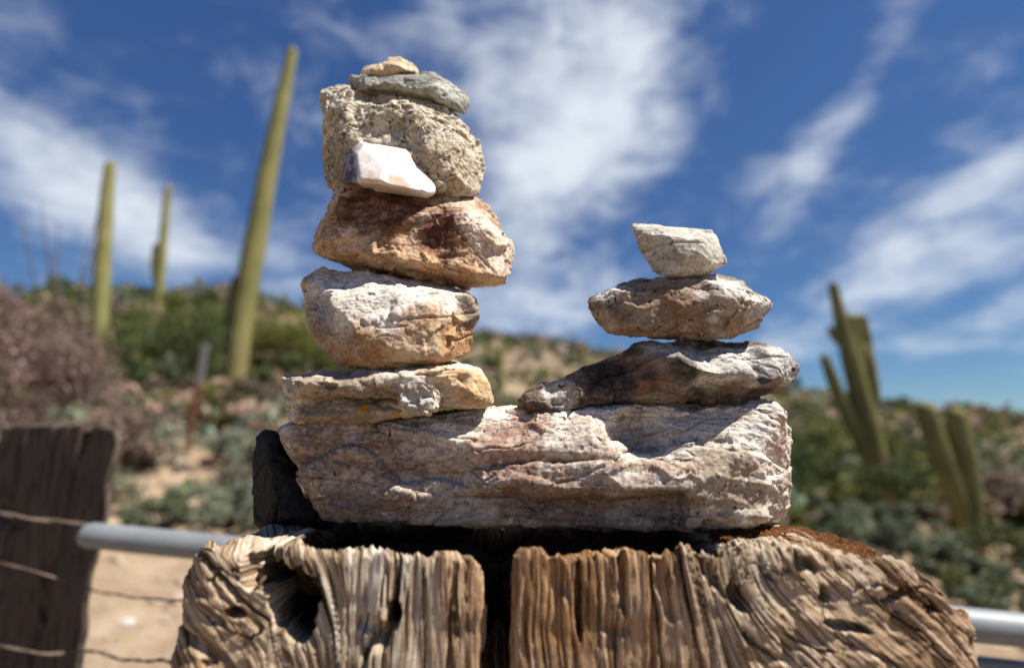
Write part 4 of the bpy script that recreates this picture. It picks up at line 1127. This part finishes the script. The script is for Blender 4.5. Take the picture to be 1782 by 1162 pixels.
bush('yellow green shrub right of the tallest saguaro', 478, 11.0, 2.0, 1.7, OLV, 0.04, 6000)
bush('olive shrub half hidden behind the tan boulder', 575, 13.0, 2.4, 1.6, OLV + GRN, 0.05, 5000)
bush('brownish low shrub at the foot of the tallest saguaro', 470, 8.2, 1.2, 0.7, MAU + GRN, 0.028, 3000)
bush('pale grey green shrub right of the rusty steel post', 420, 6.6, 0.8, 0.5, GRY, 0.024, 3500)
bush('grey green shrub on the sand above the pipe', 300, 4.7, 0.72, 0.42, GRY + GRN, 0.020, 3500)
bush('wide grey green shrub left of the black wedge stone', 405, 5.0, 0.8, 0.45, GRY, 0.020, 4000)
bush('small grey green shrub left of the rusty steel post', 262, 6.3, 0.55, 0.42, GRY, 0.022, 2200)
bush('small brownish shrub close to the left end of the base stone', 440, 5.8, 0.7, 0.5, MAU + GRY, 0.022, 2600)
bush('green shrub on the slope between the stacks', 885, 16.0, 2.2, 1.4, OLV + GRN, 0.06, 4000)
bush('second shrub on the slope between the stacks, lower and browner', 960, 12.0, 1.8, 0.9, MAU + OLV, 0.05, 3500)
bush('dark green shrub just right of the base stone', 1415, 8.0, 1.5, 1.25, GRN, 0.032, 6000)
bush('bright olive shrub behind the right end of the base stone', 1392, 10.5, 1.8, 1.4, OLV + GRN, 0.04, 5000)
bush('olive shrub behind the many armed saguaro', 1580, 11.5, 2.0, 1.3, OLV + GRN, 0.04, 5000)
bush('dark olive shrub at the right edge behind the two stemmed saguaro', 1760, 11.0, 2.6, 1.5, GRN + OLV, 0.04, 6500)
bush('grey green shrub below the many armed saguaro', 1545, 6.2, 1.0, 0.55, GRY + GRN, 0.024, 4000)
bush('low grey green shrub right behind the red rot on the split post', 1450, 5.4, 0.9, 0.5, GRY + GRN, 0.022, 4000)
bush('dull green shrub between the post shoulder and the two stemmed saguaro', 1600, 5.2, 0.8, 0.36, GRY + GRN, 0.022, 4500)
bush('dark green shrub at the right edge above the pipe', 1775, 5.4, 0.9, 0.7, GRN, 0.024, 4500)
bush('dark green shrub between the pinkish stone and the post shoulder', 1668, 4.6, 0.62, 0.36, GRN + GRY, 0.02, 3600)
bush('low dark green shrub just above the right hand pipe', 1745, 3.9, 0.7, 0.32, GRN + OLV, 0.02, 4000)
bush('green shrub under the pipe in the lower right corner', 1720, 3.6, 0.6, 0.3, GRY + GRN, 0.018, 2600)


def ocotillo(label, px, Y, h, n, spread):
    x = P(px, 700, Y)[0]; g = gz(x, Y); base = np.array([x, Y, g - 0.03])
    root = empty('ocotillo', tuple(base), label, 'shrub', 'ocotillos')
    for k in range(n):
        a = rng.uniform(0, 6.28); s = spread * rng.uniform(0.3, 1.0); hh = h * rng.uniform(0.75, 1.0)
        e = np.array([math.cos(a) * s, math.sin(a) * s, hh])
        path = [np.array([0, 0, 0.0]) + rng.normal(0, 0.015, 3), e * np.array([0.35, 0.35, 0.4]) + rng.normal(0, 0.03, 3), e * np.array([0.7, 0.7, 0.72]) + rng.normal(0, 0.04, 3), e]
        v, f = tube(path, [0.018, 0.015, 0.011, 0.005], 6)
        link('cane', poly_mesh('cane', v, f), m_twig, root)


ocotillo('tall thin stemmed ocotillo behind the pinkish bush', 110, 7.2, 3.0, 6, 1.1)
ocotillo('thin stemmed ocotillo between the two right hand saguaros', 1556, 12.0, 1.9, 7, 0.5)

m_pad = bpy.data.materials.new('prickly_pear_pad'); m_pad.use_nodes = True
tp = NT(m_pad.node_tree); bp = m_pad.node_tree.nodes['Principled BSDF']; bp.inputs['Roughness'].default_value = 0.6
tcp = tp.n('ShaderNodeTexCoord'); oi = tp.n('ShaderNodeObjectInfo')
pc = tp.ramp(tp.noise(tcp.outputs['Object'], 12, 5, 0.6), [(0.3, (0.12, 0.165, 0.115)), (0.7, (0.22, 0.27, 0.20))])
tp.link(tp.mix(1.0, pc, oi.outputs['Color'], 'MULTIPLY'), bp.inputs['Base Color'])
dots = tp.voro(tcp.outputs['Object'], 38)
bump(tp, bp, dots, 0.4, 0.006)


def pad_mesh():
    nu, nv = 20, 9; v = []
    for i in range(nv + 1):
        th = math.pi * i / nv
        for j in range(nu):
            ph = 2 * math.pi * j / nu
            z = 0.5 - 0.5 * math.cos(th); wd = math.sin(th) ** 0.85 * 0.40 * (0.72 + 0.36 * z)
            v.append((math.cos(ph) * wd, math.sin(ph) * 0.075 * math.sin(th) ** 0.6, z))
    f = [(i * nu + j, i * nu + (j + 1) % nu, (i + 1) * nu + (j + 1) % nu, (i + 1) * nu + j) for i in range(nv) for j in range(nu)]
    return mesh_from('pad', np.array(v), np.array(f))


PAD = pad_mesh(); PAD.materials.append(m_pad)


def prickly_pear(label, px, Y, n, size, tint=(1, 1, 1)):
    x = P(px, 800, Y)[0]; g = gz(x, Y); base = Vector((x, Y, g - 0.02))
    root = empty('prickly_pear', tuple(base), label, 'cactus', 'prickly pears')
    tops = []
    for k in range(n):
        if k < max(2, n // 3): p0 = Vector((rng.normal(0, size * 0.9), rng.normal(0, size * 0.5), 0)); lean = Vector((p0.x * 0.8, p0.y * 0.8, size))
        else:
            p0, d0 = tops[rng.integers(0, len(tops))]; lean = d0 + Vector(tuple(rng.normal(0, 0.6, 3) * size)); lean.z = abs(lean.z) + 0.2 * size
        s = size * rng.uniform(0.75, 1.15)
        q = lean.to_track_quat('Z', 'Y')
        o = bpy.data.objects.new('pad', PAD); COL.objects.link(o); o.parent = root
        o.location = p0; o.rotation_mode = 'QUATERNION'; o.rotation_quaternion = q @ Vector((0, 0, 1)).rotation_difference(Vector((0, 0, 1)))
        tw = rng.uniform(-1.2, 1.2)
        from mathutils import Quaternion
        o.rotation_quaternion = q @ Quaternion((0, 0, 1), tw)
        o.scale = (s, s, s); o.color = (*tint, 1)
        tops.append((p0 + lean.normalized() * s * 0.9, lean.normalized() * size))
    return root


prickly_pear('blue green prickly pear behind the rusty steel post', 345, 7.3, 14, 0.20, (0.9, 1.0, 1.0))
prickly_pear('blue green prickly pear low to the left of the rusty steel post', 262, 6.7, 8, 0.17, (0.95, 1.0, 1.0))
prickly_pear('yellow green young prickly pear at the foot of the rusty steel post', 382, 5.7, 5, 0.14, (1.6, 1.75, 0.55))
prickly_pear('pale green prickly pear showing beside the bottom right corner of the base stone', 1342, 4.2, 6, 0.17, (1.45, 1.6, 1.2))
prickly_pear('green prickly pear under the dark shrub right of the base stone', 1440, 6.6, 9, 0.22, (0.9, 1.0, 0.7))

# steel post
sp0 = P(324, 795, 6.9); gsp = gz(sp0[0], 6.9); spx = sp0[0]
root = empty('steel_post', (spx, 6.9, gsp), 'leaning slim steel post, rusty below and grey above', 'post')
ztop_ = P(352, 597, 6.9)[2] - gsp; dx_ = P(357, 597, 6.9)[0] - spx; cut = ztop_ * 0.62


def tee(z0, z1):
    """T-section bar"""
    w, tk, dp = 0.046, 0.018, 0.05
    sec = [(-w, 0), (w, 0), (w, tk), (tk / 2, tk), (tk / 2, dp), (-tk / 2, dp), (-tk / 2, tk), (-w, tk)]
    v = np.array([(a + dx_ * z / ztop_, b, z) for z in (z0, z1) for a, b in sec]); n = len(sec)
    me = bpy.data.meshes.new('bar')
    me.from_pydata([tuple(q) for q in v], [], [(i, (i + 1) % n, n + (i + 1) % n, n + i) for i in range(n)] + [tuple(range(n - 1, -1, -1)), tuple(range(n, 2 * n))]); me.update()
    return me


link('rusty_shaft', tee(-0.2, cut), m_rust, root); link('grey_top', tee(cut, ztop_), m_greypaint, root)

# loose stones on the ground
m_gstone = rock_mat('desert_stone', [(0.3, (0.22, 0.16, 0.12)), (0.5, (0.36, 0.28, 0.21)), (0.7, (0.50, 0.43, 0.36))], 12, bumps=(0.6, 0.01))
m_wstone = rock_mat('white_desert_stone', [(0.3, (0.45, 0.42, 0.40)), (0.7, (0.68, 0.66, 0.64))], 12, bumps=(0.5, 0.01))


def ico():
    bm = bmesh.new(); bmesh.ops.create_icosphere(bm, subdivisions=3, radius=1.0)
    v = np.array([q.co[:] for q in bm.verts]); f = np.array([[q.index for q in fc.verts] for fc in bm.faces]); bm.free()
    return v, f


IV, IF = ico()


def stone(label, px, Y, r, mat, seed):
    x = P(px, 900, Y)[0]; g = gz(x, Y)
    d = 1 + 0.35 * fbm(IV * 1.1 + seed * 3.1, 3, seed) + 0.10 * fbm(IV * 4 + seed, 3, seed + 3)
    f1, f2, idv, gr = voronoi(IV * 1.6 + seed, seed); d += 0.18 * (idv - 0.5)
    v = IV * d[:, None] * np.array([1.15, 0.9, 0.62]) * r
    o = link('loose_stone', mesh_from('loose_stone', v, IF, False), mat, loc=(x, Y, g + r * 0.22))
    tag(o, label, 'rock', 'loose stones on the desert floor')


for i, a in enumerate([('white loose stone below the dry pinkish shrub', 254, 6.45, 0.13, m_wstone), ('tan loose stone on the sand beside the old post', 232, 4.5, 0.085, m_gstone), ('tan loose stone just under the grey green shrub on the sand', 275, 4.3, 0.09, m_gstone),
                       ('tan loose stone beside the foot of the rusty steel post', 300, 6.5, 0.10, m_gstone), ('pale loose stone on the sand below the pipe', 245, 3.1, 0.035, m_wstone), ('pinkish stone at the right edge above the pipe', 1712, 4.3, 0.10, m_gstone),
                       ('cream stone under the dark green shrub at the right edge', 1768, 4.6, 0.08, m_wstone), ('tan stone among the shrubs below the many armed saguaro', 1600, 6.6, 0.12, m_gstone)]):
    stone(*a, seed=i + 3)


def gravel():
    bm = bmesh.new(); bmesh.ops.create_icosphere(bm, subdivisions=1, radius=1.0)
    iv = np.array([q.co[:] for q in bm.verts]); jf = np.array([[q.index for q in fc.verts] for fc in bm.faces]); bm.free()
    n = 9000; r = np.random.default_rng(3)
    a = r.uniform(-1.5, 1.5, n); d = 1.3 + 8 * r.uniform(0, 1, n) ** 1.4
    x, y = d * np.sin(a), d * np.cos(a); z = ground_z(x, y); s = r.uniform(0.006, 0.026, n) * (0.6 + r.uniform(0, 1, n) ** 6 * 2.0) * (0.6 + 0.12 * d)
    sc = s[:, None] * r.uniform(0.6, 1.3, (n, 3)) * np.array([1, 1, 0.65])
    v = (iv[None] * (1 + 0.25 * r.normal(size=(n, 12, 1)))) * sc[:, None] + np.stack([x, y, z + s * 0.15], 1)[:, None]
    f = jf[None] + (np.arange(n) * 12)[:, None, None]
    o = link('gravel', mesh_from('gravel', v.reshape(-1, 3), f.reshape(-1, 3), False), m_gstone)
    o['kind'] = 'stuff'; o['label'] = 'loose tan gravel strewn over the sandy ground'; o['category'] = 'gravel'


gravel()


def scrub():
    """the far cover of low desert shrubs that reads as one mass"""
    r = np.random.default_rng(12); V, F, CC, off = [], [], [], 0
    kinds = [OLV, GRN, MAU, GRY, OLV, GRN, GRN, DRY]
    n = 4000
    ds = 9.0 * (200 / 9.0) ** (r.uniform(size=n) ** 0.85); az = r.uniform(-1.5, 1.5, n)
    xs, ys = ds * np.sin(az), ds * np.cos(az); zs = ground_z(xs, ys)
    az[:500] = rng.uniform(0.10, 0.95, 500); ds[:500] = rng.uniform(4.6, 14, 500); az[500:590] = rng.uniform(-0.75, -0.33, 90); ds[500:590] = rng.uniform(5.4, 10, 90)         # thicker cover on the lower ground to the right
    xs, ys = ds * np.sin(az), ds * np.cos(az); zs = ground_z(xs, ys)
    for d, a, x, y, z in zip(ds, az, xs, ys, zs):
        if (d < 8.6 and 0.56 < a < 0.84) or (d < 10.9 and (abs(a - 0.735) < 0.06 or abs(a - 0.635) < 0.045)): continue
        if d < 8.4 and -0.66 < a < -0.47: continue
        w = r.uniform(0.6, 1.7) * (1 + d / 90) * (0.5 if d < 8 else 0.8 if d < 13 else 1); h = w * r.uniform(0.5, 0.95) * (0.6 if d < 12 else 1)
        m = int(420 if d < 14 else 220 if d < 25 else 110 if d < 60 else 60)
        p, _ = crown_points(w, h, m, r, 7)
        v, f = leaf_quads(p + np.array([x, y, z]), 0.020 + 0.0042 * d, r, 1.8)
        kd = np.array(kinds[r.integers(0, len(kinds))])
        if a > 0.1 and d < 14: kd = np.array((GRN, OLV, OLV, GRY, DRY)[r.integers(0, 5)]) * 0.85
        if a < -0.3 and d < 10: kd = np.array((GRY, GRY, DRY, OLV)[r.integers(0, 4)]) * 1.2
        c = kd[r.integers(0, len(kd), m)] * r.uniform(0.75, 1.25, (m, 1)) * r.uniform(0.8, 1.15)
        V.append(v); F.append(f + off); CC.append(np.repeat(c, 4, axis=0)); off += len(v)
    me = mesh_from('desert_scrub', np.concatenate(V), np.concatenate(F), False); set_col(me, 'col', np.concatenate(CC))
    o = link('desert_scrub', me, m_leaf); o['kind'] = 'stuff'; o['label'] = 'low olive and brown desert scrub covering the far slopes'; o['category'] = 'scrub'


scrub()
